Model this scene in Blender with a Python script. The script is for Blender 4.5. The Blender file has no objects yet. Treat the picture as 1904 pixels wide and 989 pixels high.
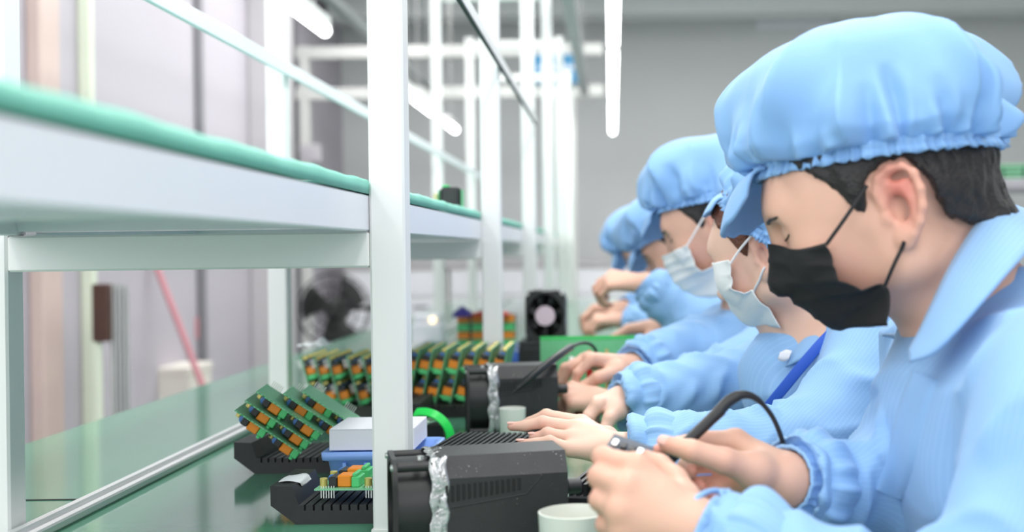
import bpy, math, random
import numpy as np
from mathutils import Vector, Matrix

scene = bpy.context.scene
COL = scene.collection
PI = math.pi
F = 2300.0                      # focal length in pixels of the 1904 px wide frame
VPX, VPY = 1138.0, 463.0        # where the work line vanishes
ROLL = 0.013
CAMZ = 1.04                     # eye height above the floor
TZ = 0.75                       # bench top

# ------------------------------------------------------------------ camera
cd = bpy.data.cameras.new('camera')
cam = bpy.data.objects.new('camera', cd)
COL.objects.link(cam)
cam.location = (0, 0, CAMZ)
cam.rotation_euler = (PI / 2, ROLL, 0)
cd.sensor_width = 36
cd.lens = F / 1904 * 36
cd.shift_x = -(VPX - 952) / 1904
cd.shift_y = -(494.5 - VPY) / 1904
cd.clip_start = 0.05
cd.dof.use_dof = True
cd.dof.focus_distance = 1.38
cd.dof.aperture_fstop = 3.6
scene.camera = cam

# ------------------------------------------------------------------ world, exposure, lights
scene.view_settings.view_transform = 'Standard'
scene.view_settings.look = 'None'
scene.view_settings.gamma = 1
scene.view_settings.use_curve_mapping = False
scene.view_settings.exposure = 0.5
scene.cycles.use_denoising = True
scene.cycles.max_bounces = 8
w = bpy.data.worlds.new('world')
scene.world = w
w.use_nodes = True
w.node_tree.nodes['Background'].inputs[0].default_value = (0.96, 0.98, 1.0, 1)
w.node_tree.nodes['Background'].inputs[1].default_value = 0.38


def area(name, loc, rot, sx, sy, power, col=(1, 1, 1)):
    l = bpy.data.lights.new(name, 'AREA')
    l.shape = 'RECTANGLE'
    l.size, l.size_y = sx, sy
    l.energy = power
    l.color = col
    o = bpy.data.objects.new(name, l)
    COL.objects.link(o)
    o.location, o.rotation_euler = loc, rot
    return o


# rows of ceiling light panels, running along the work line
area('ceiling_area_light', (-1.25, 3.6, 2.74), (0, 0, 0), 0.35, 8.0, 62, (1, 0.99, 0.97))
area('ceiling_area_light', (0.35, 3.2, 2.74), (0, 0, 0), 0.35, 8.0, 66, (1, 0.99, 0.97))
area('ceiling_area_light', (2.2, 3.0, 2.74), (0, 0, 0), 0.35, 7.0, 30, (1, 0.99, 0.97))
area('ceiling_area_light', (0.6, 6.3, 2.74), (0, 0, 0), 4.5, 0.35, 22, (1, 1, 1))  # unseen cross lamp added to brighten the back of the room
# fill lights added out of view, behind the camera and at near left
area('added_fill_light', (0.3, -1.45, 1.75), (PI / 2, 0, 0), 3.0, 1.3, 22, (0.97, 0.98, 1.0))
area('added_fill_light', (-1.75, -0.6, 1.75), (PI / 2, 0, -0.9), 2.2, 1.7, 20, (0.95, 0.98, 1.0))


# ------------------------------------------------------------------ helpers
def W(px, py, Y):
    """world point seen at pixel (px, py) of the photograph at distance Y"""
    dx, dy = px - VPX, py - VPY
    x, y = dx - ROLL * dy, dy + ROLL * dx
    return np.array([x * Y / F, Y, CAMZ - y * Y / F])


def WT(px, py, Z=TZ):
    """world point seen at pixel (px, py) on the level plane Z"""
    dx, dy = px - VPX, py - VPY
    y = dy + ROLL * dx
    Y = (CAMZ - Z) * F / y
    return W(px, py, Y)


def tag(o, label=None, cat=None, group=None, kind=None):
    if label: o['label'] = label
    if cat: o['category'] = cat
    if group: o['group'] = group
    if kind: o['kind'] = kind
    return o


def link(o, parent=None):
    COL.objects.link(o)
    if parent is not None:
        o.parent = parent
    return o


def empty(name, loc=(0, 0, 0), rot=(0, 0, 0)):
    o = bpy.data.objects.new(name, None)
    o.empty_display_size = 0.05
    o.location, o.rotation_euler = loc, rot
    return link(o)


def mesh_obj(name, verts, faces, mat, parent=None, smooth=True, attrs=None):
    me = bpy.data.meshes.new(name)
    verts = np.asarray(verts, dtype=np.float32)
    if isinstance(faces, np.ndarray):
        nf, k = faces.shape
        me.vertices.add(len(verts)); me.vertices.foreach_set('co', verts.ravel())
        me.loops.add(nf * k); me.loops.foreach_set('vertex_index', faces.astype(np.int32).ravel())
        me.polygons.add(nf)
        me.polygons.foreach_set('loop_start', np.arange(0, nf * k, k, dtype=np.int32))
        me.update(calc_edges=True)
        me.validate()
    else:
        me.from_pydata([tuple(map(float, v)) for v in verts], [], faces)
    if smooth:
        me.polygons.foreach_set('use_smooth', np.ones(len(me.polygons), dtype=bool))
    if attrs:
        for an, vals in attrs.items():
            at = me.attributes.new(an, 'FLOAT', 'POINT')
            at.data.foreach_set('value', np.asarray(vals, dtype=np.float32))
    me.materials.append(mat)
    o = bpy.data.objects.new(name, me)
    return link(o, parent)


class MB:
    """collects boxes, tubes, prisms and lathes; build() links them as ONE mesh object"""
    def __init__(s):
        s.v, s.f, s.m = [], [], []
        s.mi = 0
    def add(s, vs, fs, M=None):
        n = len(s.v)
        for p in vs:
            p = Vector([float(c) for c in p])
            s.v.append(tuple(M @ p) if M is not None else tuple(p))
        for q in fs:
            s.f.append(tuple(n + i for i in q)); s.m.append(s.mi)
        return s
    def box(s, lo, hi, M=None, bev=0.0):
        (x0, y0, z0), (x1, y1, z1) = lo, hi
        b = min(bev, (x1-x0)*.45, (y1-y0)*.45, (z1-z0)*.45)
        if b <= 0:
            vs = [(x, y, z) for z in (z0, z1) for y in (y0, y1) for x in (x0, x1)]
            return s.add(vs, [(0,2,3,1), (4,5,7,6), (0,1,5,4), (2,6,7,3), (0,4,6,2), (1,3,7,5)], M)
        vs, idx = [], {}
        for ix, iy, iz in [(a, c, e) for a in (0, 1) for c in (0, 1) for e in (0, 1)]:
            cx, cy, cz = (x0, x1)[ix], (y0, y1)[iy], (z0, z1)[iz]
            sx, sy, sz = (1, -1)[ix], (1, -1)[iy], (1, -1)[iz]
            for ax in range(3):
                p = [cx + sx*b, cy + sy*b, cz + sz*b]
                p[ax] = (cx, cy, cz)[ax]
                idx[(ix, iy, iz, ax)] = len(vs); vs.append(p)
        fs = []
        def quad(a):
            pts = [np.array(vs[i]) for i in a]
            n = np.cross(pts[1]-pts[0], pts[2]-pts[0])
            c = sum(pts)/len(pts) - np.array([(x0+x1)/2, (y0+y1)/2, (z0+z1)/2])
            fs.append(tuple(a) if n.dot(c) > 0 else tuple(reversed(a)))
        for ax in range(3):
            o1, o2 = [i for i in range(3) if i != ax]
            for sd in (0, 1):
                q = []
                for a, c in ((0,0),(1,0),(1,1),(0,1)):
                    k = [0,0,0]; k[ax] = sd; k[o1] = a; k[o2] = c
                    q.append(idx[tuple(k)+(ax,)])
                quad(q)
            for a in (0, 1):
                for c in (0, 1):
                    k0 = [0,0,0]; k0[o1] = a; k0[o2] = c; k1 = list(k0); k1[ax] = 1
                    quad([idx[tuple(k0)+(o1,)], idx[tuple(k1)+(o1,)], idx[tuple(k1)+(o2,)], idx[tuple(k0)+(o2,)]])
        for k in [(a, c, e) for a in (0, 1) for c in (0, 1) for e in (0, 1)]:
            quad([idx[k+(0,)], idx[k+(1,)], idx[k+(2,)]])
        return s.add(vs, fs, M)
    def tube(s, pts, r, n=10, caps=True, M=None):
        P = [Vector([float(c) for c in p]) for p in pts]
        R = list(r) if hasattr(r, '__len__') else [r]*len(P)
        up = None; vs = []; fs = []
        for i, p in enumerate(P):
            t = (P[min(i+1, len(P)-1)] - P[max(i-1, 0)]).normalized()
            if up is None:
                up = t.orthogonal().normalized()
            else:
                up = (up - t*up.dot(t)).normalized()
            b = t.cross(up)
            for k in range(n):
                a = 2*PI*k/n
                vs.append(p + (up*math.cos(a) + b*math.sin(a))*R[i])
        for i in range(len(P)-1):
            for k in range(n):
                fs.append((i*n+k, i*n+(k+1) % n, (i+1)*n+(k+1) % n, (i+1)*n+k))
        if caps:
            fs.append(tuple(reversed(range(n)))); fs.append(tuple((len(P)-1)*n+k for k in range(n)))
        return s.add(vs, fs, M)
    def prism(s, poly, axis, a0, a1, M=None):
        """2-D polygon (in the two other axes, cyclic order) extruded along axis"""
        n = len(poly); vs = []
        for a in (a0, a1):
            for (u, v) in poly:
                vs.append((a, u, v) if axis == 0 else (u, a, v) if axis == 1 else (u, v, a))
        fs = [tuple(range(n)), tuple(range(2*n-1, n-1, -1))]
        for k in range(n):
            fs.append((k, k+n, (k+1) % n+n, (k+1) % n))
        return s.add(vs, fs, M)
    def lathe(s, prof, n=32, M=None, arc=2*PI):
        vs, fs = [], []
        for (r, z) in prof:
            for k in range(n):
                a = arc*k/n
                vs.append((r*math.cos(a), r*math.sin(a), z))
        for i in range(len(prof)-1):
            for k in range(n):
                fs.append((i*n+k, i*n+(k+1) % n, (i+1)*n+(k+1) % n, (i+1)*n+k))
        if prof[0][0] > 1e-6: fs.append(tuple(reversed(range(n))))
        if prof[-1][0] > 1e-6: fs.append(tuple((len(prof)-1)*n+k for k in range(n)))
        return s.add(vs, fs, M)
    def build(s, name, mat, parent=None, smooth=False, normals=True):
        me = bpy.data.meshes.new(name)
        me.from_pydata(s.v, [], s.f)
        mats = mat if isinstance(mat, (list, tuple)) else [mat]
        for m_ in mats: me.materials.append(m_)
        if len(mats) > 1:
            me.polygons.foreach_set('material_index', s.m)
        if normals:
            import bmesh
            bm = bmesh.new(); bm.from_mesh(me)
            bmesh.ops.recalc_face_normals(bm, faces=bm.faces)
            bm.to_mesh(me); bm.free()
        if smooth:
            me.polygons.foreach_set('use_smooth', [True]*len(me.polygons))
            try: me.set_sharp_from_angle(angle=0.7)
            except Exception: pass
        o = bpy.data.objects.new(name, me)
        return link(o, parent)


def copy_tree(o, parent=None):
    c = o.copy(); COL.objects.link(c)
    if parent is not None: c.parent = parent
    for ch in list(o.children):
        copy_tree(ch, c)
    return c


def rotM(x=0, y=0, z=0, loc=(0, 0, 0)):
    return Matrix.Translation(loc) @ Matrix.Rotation(z, 4, 'Z') @ Matrix.Rotation(y, 4, 'Y') @ Matrix.Rotation(x, 4, 'X')


# ------------------------------------------------------------------ materials
def srgb(r, g, b):
    f = lambda c: (c/255/12.92) if c/255 <= 0.04045 else ((c/255+0.055)/1.055)**2.4
    return (f(r), f(g), f(b), 1)


def mat(name, col, rough=0.5, metal=0.0, var=0.06, vscale=8.0, bump=0.0, bscale=60.0, emit=None, estr=0, spec=0.5, sheen=0, coat=0, trans=0, sss=0):
    m = bpy.data.materials.new(name)
    m.use_nodes = True
    nt = m.node_tree
    p = nt.nodes['Principled BSDF']
    p.inputs['Roughness'].default_value = rough
    p.inputs['Metallic'].default_value = metal
    p.inputs['Specular IOR Level'].default_value = spec
    p.inputs['Sheen Weight'].default_value = sheen
    p.inputs['Coat Weight'].default_value = coat
    p.inputs['Transmission Weight'].default_value = trans
    if sss:
        p.inputs['Subsurface Weight'].default_value = sss
        p.inputs['Subsurface Radius'].default_value = (0.010, 0.004, 0.002)
        p.inputs['Subsurface Scale'].default_value = 0.5
    if emit:
        p.inputs['Emission Color'].default_value = emit
        p.inputs['Emission Strength'].default_value = estr
    tc = nt.nodes.new('ShaderNodeTexCoord')
    nz = nt.nodes.new('ShaderNodeTexNoise')
    nz.inputs['Scale'].default_value = vscale
    nz.inputs['Detail'].default_value = 4
    nt.links.new(tc.outputs['Object'], nz.inputs['Vector'])
    mx = nt.nodes.new('ShaderNodeMix'); mx.data_type = 'RGBA'
    c = col
    mx.inputs['A'].default_value = tuple(max(0, v*(1-var)) for v in c[:3])+(1,)
    mx.inputs['B'].default_value = tuple(min(1, v*(1+var)) for v in c[:3])+(1,)
    nt.links.new(nz.outputs['Fac'], mx.inputs['Factor'])
    nt.links.new(mx.outputs['Result'], p.inputs['Base Color'])
    if bump:
        b = nt.nodes.new('ShaderNodeBump'); b.inputs['Strength'].default_value = bump
        b.inputs['Distance'].default_value = 0.002
        n2 = nt.nodes.new('ShaderNodeTexNoise'); n2.inputs['Scale'].default_value = bscale
        n2.inputs['Detail'].default_value = 3
        nt.links.new(tc.outputs['Object'], n2.inputs['Vector'])
        nt.links.new(n2.outputs['Fac'], b.inputs['Height'])
        nt.links.new(b.outputs['Normal'], p.inputs['Normal'])
    return m


def attr_mix(m, attr, col, strength=1.0, wave=None):
    """mix COL into the base colour by a mesh attribute (wave: fine woven lines of that period)"""
    nt = m.node_tree
    p = nt.nodes['Principled BSDF']
    src = p.inputs['Base Color'].links[0].from_socket
    a = nt.nodes.new('ShaderNodeAttribute'); a.attribute_name = attr
    fac = a.outputs['Fac']
    if wave:
        m1 = nt.nodes.new('ShaderNodeMath'); m1.operation = 'MULTIPLY'; m1.inputs[1].default_value = 2*PI/wave
        nt.links.new(fac, m1.inputs[0])
        m2 = nt.nodes.new('ShaderNodeMath'); m2.operation = 'SINE'; nt.links.new(m1.outputs[0], m2.inputs[0])
        m3 = nt.nodes.new('ShaderNodeMapRange'); m3.inputs[1].default_value = 0.55; m3.inputs[2].default_value = 0.95
        nt.links.new(m2.outputs[0], m3.inputs[0]); fac = m3.outputs[0]
    ms = nt.nodes.new('ShaderNodeMath'); ms.operation = 'MULTIPLY'; ms.use_clamp = True
    ms.inputs[1].default_value = strength
    nt.links.new(fac, ms.inputs[0])
    mx = nt.nodes.new('ShaderNodeMix'); mx.data_type = 'RGBA'
    nt.links.new(ms.outputs[0], mx.inputs['Factor'])
    nt.links.new(src, mx.inputs['A'])
    mx.inputs['B'].default_value = col
    nt.links.new(mx.outputs['Result'], p.inputs['Base Color'])
    return m


M = {}
M['white_paint'] = mat('white_paint', (0.88, 0.875, 0.87, 1), 0.35, var=0.015, vscale=5)
M['white_rail'] = mat('white_rail', (0.84, 0.84, 0.89, 1), 0.3, var=0.02)
M['aluminium'] = mat('aluminium', (0.75, 0.75, 0.76, 1), 0.35, 0.6, var=0.04)
M['dark_gap_shade'] = mat('dark_gap_shade', (0.012, 0.012, 0.012, 1), 0.7)
M['mat_green'] = mat('mat_green', srgb(126, 203, 184), 0.6, var=0.05, vscale=20, bump=0.15, bscale=120)
M['bench'] = mat('bench_green', srgb(80, 142, 114), 0.10, var=0.12, vscale=3, bump=0.02, bscale=25, spec=0.6)
M['wall'] = mat('wall_paint', srgb(214, 215, 216), 0.8, var=0.02, vscale=2)
M['wall_l'] = mat('wall_panel', srgb(184, 178, 187), 0.7, var=0.025, vscale=2)
M['ceiling'] = mat('ceiling_paint', srgb(214, 216, 217), 0.9, var=0.02)
M['floor'] = mat('floor_epoxy', srgb(150, 165, 158), 0.35, var=0.06, vscale=1.5)
M['black'] = mat('black_plastic', (0.018, 0.018, 0.019, 1), 0.42, var=0.3, vscale=40, bump=0.05, bscale=300)
M['black_metal'] = mat('black_anodised', (0.022, 0.022, 0.024, 1), 0.45, 0.2, var=0.3, vscale=60, bump=0.08, bscale=400)
M['black_gloss'] = mat('black_gloss', (0.012, 0.012, 0.013, 1), 0.2, var=0.2)
M['tape'] = mat('clear_tape', (0.55, 0.55, 0.56, 1), 0.18, 0.55, var=0.5, vscale=90, bump=1.0, bscale=140)
M['pcb'] = mat('pcb_green', srgb(34, 120, 70), 0.4, var=0.25, vscale=120)
M['pcb_edge'] = mat('pcb_bright', srgb(60, 170, 100), 0.4, var=0.2, vscale=80)
M['orange'] = mat('orange_tape', srgb(240, 142, 34), 0.4, var=0.1, vscale=80)
M['terminal'] = mat('terminal_green', srgb(88, 205, 128), 0.4, var=0.05)
M['cap_blue'] = mat('capacitor_blue', srgb(60, 118, 190), 0.35, var=0.05)
M['gold'] = mat('capacitor_gold', srgb(205, 190, 110), 0.3, 0.3, var=0.1, vscale=100)
M['tin'] = mat('tinned_metal', (0.7, 0.7, 0.68, 1), 0.3, 0.8, var=0.1)
M['bin_blue'] = mat('bin_blue', srgb(142, 180, 250), 0.35, var=0.03)
M['card_white'] = mat('white_card', srgb(236, 236, 244), 0.6, var=0.015)
M['cup'] = mat('cup_plastic', srgb(228, 230, 222), 0.4, var=0.03, vscale=15)
M['paper'] = mat('paper', srgb(235, 238, 240), 0.7, var=0.03, vscale=40)
M['bright_green'] = mat('bright_green_cable', srgb(40, 225, 95), 0.35, var=0.04)
M['lamp'] = mat('lamp_tube', (1, 1, 1, 1), 0.5, var=0, emit=(1, 1, 1, 1), estr=6)
M['skin'] = mat('skin', srgb(222, 176, 154), 0.5, var=0.06, vscale=35, bump=0.08, bscale=500, sss=0.12)
attr_mix(M['skin'], 'flush', srgb(206, 104, 94), 0.8)
M['skin_b'] = mat('skin_fair', srgb(230, 190, 170), 0.5, var=0.05, vscale=35, bump=0.06, bscale=500, sss=0.12)
attr_mix(M['skin_b'], 'flush', srgb(214, 130, 118), 0.7)
M['hair'] = mat('hair_black', srgb(30, 26, 26), 0.5, var=0.5, vscale=150, bump=0.8, bscale=300, sheen=0.1)
M['hair_b'] = mat('hair_auburn', srgb(92, 52, 36), 0.5, var=0.4, vscale=150, bump=0.8, bscale=300)
M['lash'] = mat('lash', srgb(48, 34, 32), 0.7, var=0.2)
M['cloth'] = mat('cloth_blue', srgb(140, 183, 229), 0.75, var=0.03, vscale=6, bump=0.12, bscale=700, sheen=0.15)
attr_mix(M['cloth'], 'stripe', srgb(180, 214, 248), 0.22, wave=0.0052)
M['cloth_in'] = mat('cloth_blue_dark', srgb(112, 160, 214), 0.8, var=0.03, vscale=6)
M['capcloth'] = mat('cap_blue', srgb(136, 180, 228), 0.7, var=0.03, vscale=8, bump=0.12, bscale=700, sheen=0.15)
M['lanyard'] = mat('lanyard_blue', srgb(44, 92, 196), 0.6, var=0.03)
M['trousers'] = mat('trousers_grey', srgb(60, 64, 74), 0.8)
M['mask_black'] = mat('mask_black', (0.011, 0.011, 0.012, 1), 0.75, var=0.35, vscale=25, bump=0.25, bscale=350)
M['mask_white'] = mat('mask_white', srgb(240, 243, 243), 0.7, var=0.03, vscale=25, bump=0.15, bscale=350)
M['strap'] = mat('strap_white', srgb(235, 235, 235), 0.7)
M['strap_black'] = mat('strap_black', (0.015, 0.014, 0.015, 1), 0.7)
# ------------------------------------------------------------------ smooth solids (signed distances, meshed by surface nets)
def nrm(v):
    v = np.asarray(v, float)
    return v / max(1e-9, np.linalg.norm(v))


class RC:
    """round cone from a to b"""
    def __init__(s, a, b, r1, r2=None, k=0.01, op=1):
        s.a, s.b = np.asarray(a, float), np.asarray(b, float)
        s.r1, s.r2, s.k, s.op = r1, (r1 if r2 is None else r2), k, op
        s.ba = s.b - s.a; s.l2 = max(1e-12, s.ba.dot(s.ba))
    def d(s, P):
        pa = P - s.a
        t = np.clip(pa @ s.ba / s.l2, 0, 1)
        return np.linalg.norm(pa - t[:, None]*s.ba, axis=1) - (s.r1 + (s.r2 - s.r1)*t)
    def box(s):
        r = max(s.r1, s.r2)
        return np.minimum(s.a, s.b) - r, np.maximum(s.a, s.b) + r


class EL:
    """ellipsoid, R columns are its axes"""
    def __init__(s, c, r, R=None, k=0.01, op=1):
        s.c, s.r, s.k, s.op = np.asarray(c, float), np.asarray(r, float), k, op
        s.R = np.eye(3) if R is None else R
    def d(s, P):
        q = (P - s.c) @ s.R
        k0 = np.linalg.norm(q / s.r, axis=1)
        k1 = np.linalg.norm(q / (s.r*s.r), axis=1)
        return np.where(k0 < 1e-6, -s.r.min(), k0*(k0 - 1)/np.maximum(k1, 1e-9))
    def box(s):
        r = s.r.max()
        return s.c - r, s.c + r


def combine(prims, P):
    d = np.full(len(P), 1.0)
    for p in prims:
        e = p.d(P)
        if p.op > 0:
            h = np.maximum(p.k - np.abs(d - e), 0) / max(p.k, 1e-6)
            d = np.minimum(d, e) - h*h*p.k*0.25
        else:
            h = np.maximum(p.k - np.abs(d + e), 0) / max(p.k, 1e-6)
            d = np.maximum(d, -e) + h*h*p.k*0.25
    return d


def biggest(pos, Q):
    """drop stray specks: keep the pieces that hold more than 2 % of the vertices"""
    lab = np.arange(len(pos))
    for _ in range(4000):
        m = lab[Q].min(1)
        new = lab.copy()
        for i in range(4): np.minimum.at(new, Q[:, i], m)
        new = new[new]
        if (new == lab).all(): break
        lab = new
    cnt = np.bincount(lab, minlength=len(pos))
    used_ = np.zeros(len(pos), bool); used_[Q.ravel()] = True
    keep = used_ & (cnt[lab] > .02*len(pos))
    idx = np.cumsum(keep) - 1
    Q = Q[keep[Q].all(1)]
    return pos[keep], idx[Q]


def surface(prims, h, post=None, clip=None, extra=0.0, relax=1):
    """mesh of the smooth union; post(P, d) may carve the field; returns verts, quads"""
    n = 12
    adds = [p for p in prims if p.op > 0]
    lo = np.min([p.box()[0] for p in adds], axis=0) - 0.02 - extra
    hi = np.max([p.box()[1] for p in adds], axis=0) + 0.02 + extra
    if clip is not None:
        lo = np.maximum(lo, clip[0]); hi = np.minimum(hi, clip[1])
    bs = n*h
    nb = np.ceil((hi - lo)/bs).astype(int)
    N = nb*n + 4
    g = np.stack(np.meshgrid(*[np.arange(k) for k in nb], indexing='ij'), -1).reshape(-1, 3)
    cen = lo + (g + 0.5)*bs
    hb = bs*0.87
    D = np.array([p.d(cen) for p in prims])
    base = combine(prims, cen)
    act = np.where(np.abs(base) < hb*1.25 + 0.02 + extra)[0]
    r1 = np.arange(n+1)
    L = np.stack(np.meshgrid(r1, r1, r1, indexing='ij'), -1).reshape(-1, 3)
    corners = [(a, b, c) for a in (0, 1) for b in (0, 1) for c in (0, 1)]
    edges = [(i, j) for i in range(8) for j in range(i+1, 8) if sum(abs(x-y) for x, y in zip(corners[i], corners[j])) == 1]
    ids, pos, quads = [], [], []
    def cid(c): return (c[..., 0]*N[1] + c[..., 1])*N[2] + c[..., 2]
    for bi in act:
        use = [p for p, dd in zip(prims, D[:, bi]) if dd < hb + 0.12]
        if not any(p.op > 0 for p in use): continue
        o = g[bi]*n
        P = lo + (o + L)*h
        d = combine(use, P)
        if post is not None: d = post(P, d)
        V = d.reshape(n+1, n+1, n+1)
        S = V < 0
        if S.all() or not S.any(): continue
        cs = [S[a:a+n, b:b+n, c:c+n] for a, b, c in corners]
        cnt = sum(x.astype(np.int8) for x in cs)
        cell = np.argwhere((cnt > 0) & (cnt < 8))
        if len(cell) == 0: continue
        vals = np.stack([V[cell[:, 0]+a, cell[:, 1]+b, cell[:, 2]+c] for a, b, c in corners], 1)
        acc = np.zeros((len(cell), 3)); num = np.zeros(len(cell))
        for i, j in edges:
            vi, vj = vals[:, i], vals[:, j]
            x = (vi < 0) != (vj < 0)
            t = np.where(x, vi/np.where(x, vi - vj, 1), 0)
            p = np.array(corners[i]) + t[:, None]*(np.array(corners[j]) - np.array(corners[i]))
            acc += np.where(x[:, None], p, 0); num += x
        pos.append(lo + (o + cell + acc/num[:, None])*h)
        ids.append(cid(cell + o + 1))
        for ax in range(3):
            sh = [0, 0, 0]; sh[ax] = 1
            A = S[:n, :n, :n]; B = S[sh[0]:n+sh[0], sh[1]:n+sh[1], sh[2]:n+sh[2]]
            e = np.argwhere(A != B)
            if len(e) == 0: continue
            fl = A[e[:, 0], e[:, 1], e[:, 2]]
            u, v = [(1, 2), (2, 0), (0, 1)][ax]
            du = np.zeros(3, int); du[u] = 1; dv = np.zeros(3, int); dv[v] = 1
            c = e + o + 1
            q = np.stack([cid(c - du - dv), cid(c - dv), cid(c), cid(c - du)], 1)
            q[~fl] = q[~fl][:, ::-1]
            quads.append(q)
    ids = np.concatenate(ids); pos = np.concatenate(pos); quads = np.concatenate(quads)
    od = np.argsort(ids); ids = ids[od]; pos = pos[od]
    k = np.searchsorted(ids, quads); k = np.clip(k, 0, len(ids)-1)
    ok = (ids[k] == quads).all(1)
    Q = k[ok]
    for _ in range(relax):
        acc = np.zeros_like(pos); num = np.zeros(len(pos))
        for i in range(4):
            j = (i+1) % 4
            np.add.at(acc, Q[:, i], pos[Q[:, j]]); np.add.at(num, Q[:, i], 1)
            np.add.at(acc, Q[:, j], pos[Q[:, i]]); np.add.at(num, Q[:, j], 1)
        pos = np.where(num[:, None] > 0, pos*0.6 + 0.4*acc/np.maximum(num, 1)[:, None], pos)
    return biggest(pos, Q)


def vnormals(pos, Q):
    n = np.cross(pos[Q[:, 2]] - pos[Q[:, 0]], pos[Q[:, 3]] - pos[Q[:, 1]])
    N = np.zeros_like(pos)
    for i in range(4): np.add.at(N, Q[:, i], n)
    return N/np.maximum(np.linalg.norm(N, axis=1), 1e-12)[:, None]


def vnoise(P, seed=0):
    """smooth value noise in -1..1"""
    P = np.asarray(P, float)
    i = np.floor(P).astype(np.int64); f = P - i
    f = f*f*(3 - 2*f)
    def hsh(x, y, z):
        n = (x*374761393 + y*668265263 + z*2147483647 + seed*974634777) & 0xFFFFFFFF
        n = ((n ^ (n >> 13))*1274126177) & 0xFFFFFFFF
        n = n ^ (n >> 16)
        return (n & 0xFFFF)/32767.5 - 1
    r = 0
    for a in (0, 1):
        for b in (0, 1):
            for c in (0, 1):
                wgt = (f[..., 0] if a else 1-f[..., 0])*(f[..., 1] if b else 1-f[..., 1])*(f[..., 2] if c else 1-f[..., 2])
                r = r + wgt*hsh(i[..., 0]+a, i[..., 1]+b, i[..., 2]+c)
    return r


def ridge(x):
    """sharp-crested fold wave, -1..1, period 1"""
    s = np.abs(np.sin(PI*x))
    return 2*(1 - s)**1.3 - 1


def grid_obj(name, G, mat_, parent=None, thick=0.0, wrap=False, attrs=None, flip=False):
    """G: array rows x cols x 3 -> a sheet (solid when thick > 0)"""
    G = np.asarray(G, float)
    r, c, _ = G.shape
    pos = G.reshape(-1, 3)
    i, j = np.meshgrid(np.arange(r-1), np.arange(c if wrap else c-1), indexing='ij')
    i, j = i.ravel(), j.ravel(); j2 = (j+1) % c
    Q = np.stack([i*c+j, i*c+j2, (i+1)*c+j2, (i+1)*c+j], 1)
    if flip: Q = Q[:, ::-1]
    a = dict(attrs) if attrs else None
    if thick:
        N = vnormals(pos, Q)
        m = len(pos)
        inner = pos - N*thick
        edges = {}
        for q in Q:
            for k in range(4):
                e = (q[k], q[(k+1) % 4])
                edges[e] = 1
        rim = [(e[0], e[1]) for e in edges if (e[1], e[0]) not in edges]
        R = np.array([[y, x, x+m, y+m] for x, y in rim]) if rim else np.zeros((0, 4), int)
        Q = np.concatenate([Q, (Q + m)[:, ::-1], R]) if len(R) else np.concatenate([Q, (Q+m)[:, ::-1]])
        pos = np.concatenate([pos, inner])
        if a: a = {k_: np.concatenate([v, v]) for k_, v in a.items()}
    return mesh_obj(name, pos, Q.astype(int), mat_, parent, True, a)


def spline(P, n):
    """Catmull-Rom through the rows of P (k x d), n samples"""
    P = np.asarray(P, float)
    if len(P) == 2:
        t = np.linspace(0, 1, n)[:, None]
        return P[0]*(1-t) + P[1]*t
    E = np.concatenate([[2*P[0]-P[1]], P, [2*P[-1]-P[-2]]])
    u = np.linspace(0, len(P)-1, n)
    i = np.minimum(u.astype(int), len(P)-2)
    sh = (n,) + (1,)*(P.ndim-1)
    t = (u-i).reshape(sh)
    p0, p1, p2, p3 = E[i], E[i+1], E[i+2], E[i+3]
    return 0.5*((2*p1) + (-p0+p2)*t + (2*p0-5*p1+4*p2-p3)*t*t + (-p0+3*p1-3*p2+p3)*t**3)
# ------------------------------------------------------------------ the room
def struct(name, mb, m, **k):
    o = mb.build(name, m, **k); o['kind'] = 'structure'
    return o

WX = -1.95                      # left wall
struct('floor', MB().box((-2.1, -1.5, -0.05), (4.2, 9.2, 0)), M['floor'])
struct('ceiling', MB().box((-2.1, -1.5, 2.79), (4.2, 9.2, 2.9)), M['ceiling'])
struct('wall_back', MB().box((-2.1, 9.0, 0), (4.2, 9.2, 2.79)), M['wall'])
struct('wall_left', MB().box((-2.1, 1.2, 0), (WX, 9.0, 2.79)), M['wall_l'])
struct('wall_right', MB().box((4.0, 1.2, 0), (4.2, 9.0, 2.79)), M['wall'])
M['timber'] = mat('door_timber', srgb(206, 184, 178), 0.6, var=0.08, vscale=6)
M['pale_strip'] = mat('pale_strip', srgb(226, 234, 214), 0.4, var=0.02)
M['panel_grey'] = mat('panel_grey', srgb(190, 186, 190), 0.7, var=0.03)
M['seam'] = mat('seam_grey', srgb(120, 118, 124), 0.7)
struct('trim_1', MB().box((WX, 4.13, 0), (WX+0.05, 4.28, 2.79), bev=0.006), M['timber'])
struct('trim_2', MB().box((WX, 4.53, 0), (WX+0.05, 4.565, 2.79), bev=0.006), M['pale_strip'])
struct('trim_3', MB().box((WX, 5.80, 0), (WX+0.02, 5.88, 2.79)), M['seam'])
struct('trim_4', MB().box((WX, 6.65, 0), (WX+0.16, 7.0, 2.79), bev=0.01), M['panel_grey'])
struct('trim_5', MB().box((WX, 7.5, 0), (WX+0.03, 7.62, 2.79)), M['seam'])
struct('trim_6', MB().box((-1.9, 8.3, 2.62), (4.0, 8.6, 2.79), bev=0.01), M['ceiling'])
struct('baseboard_left', MB().box((WX, 1.2, 0), (WX+0.015, 9.0, 0.1)), M['panel_grey'])
struct('baseboard_back', MB().box((WX, 8.985, 0), (4.0, 9.0, 0.1)), M['panel_grey'])

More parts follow.
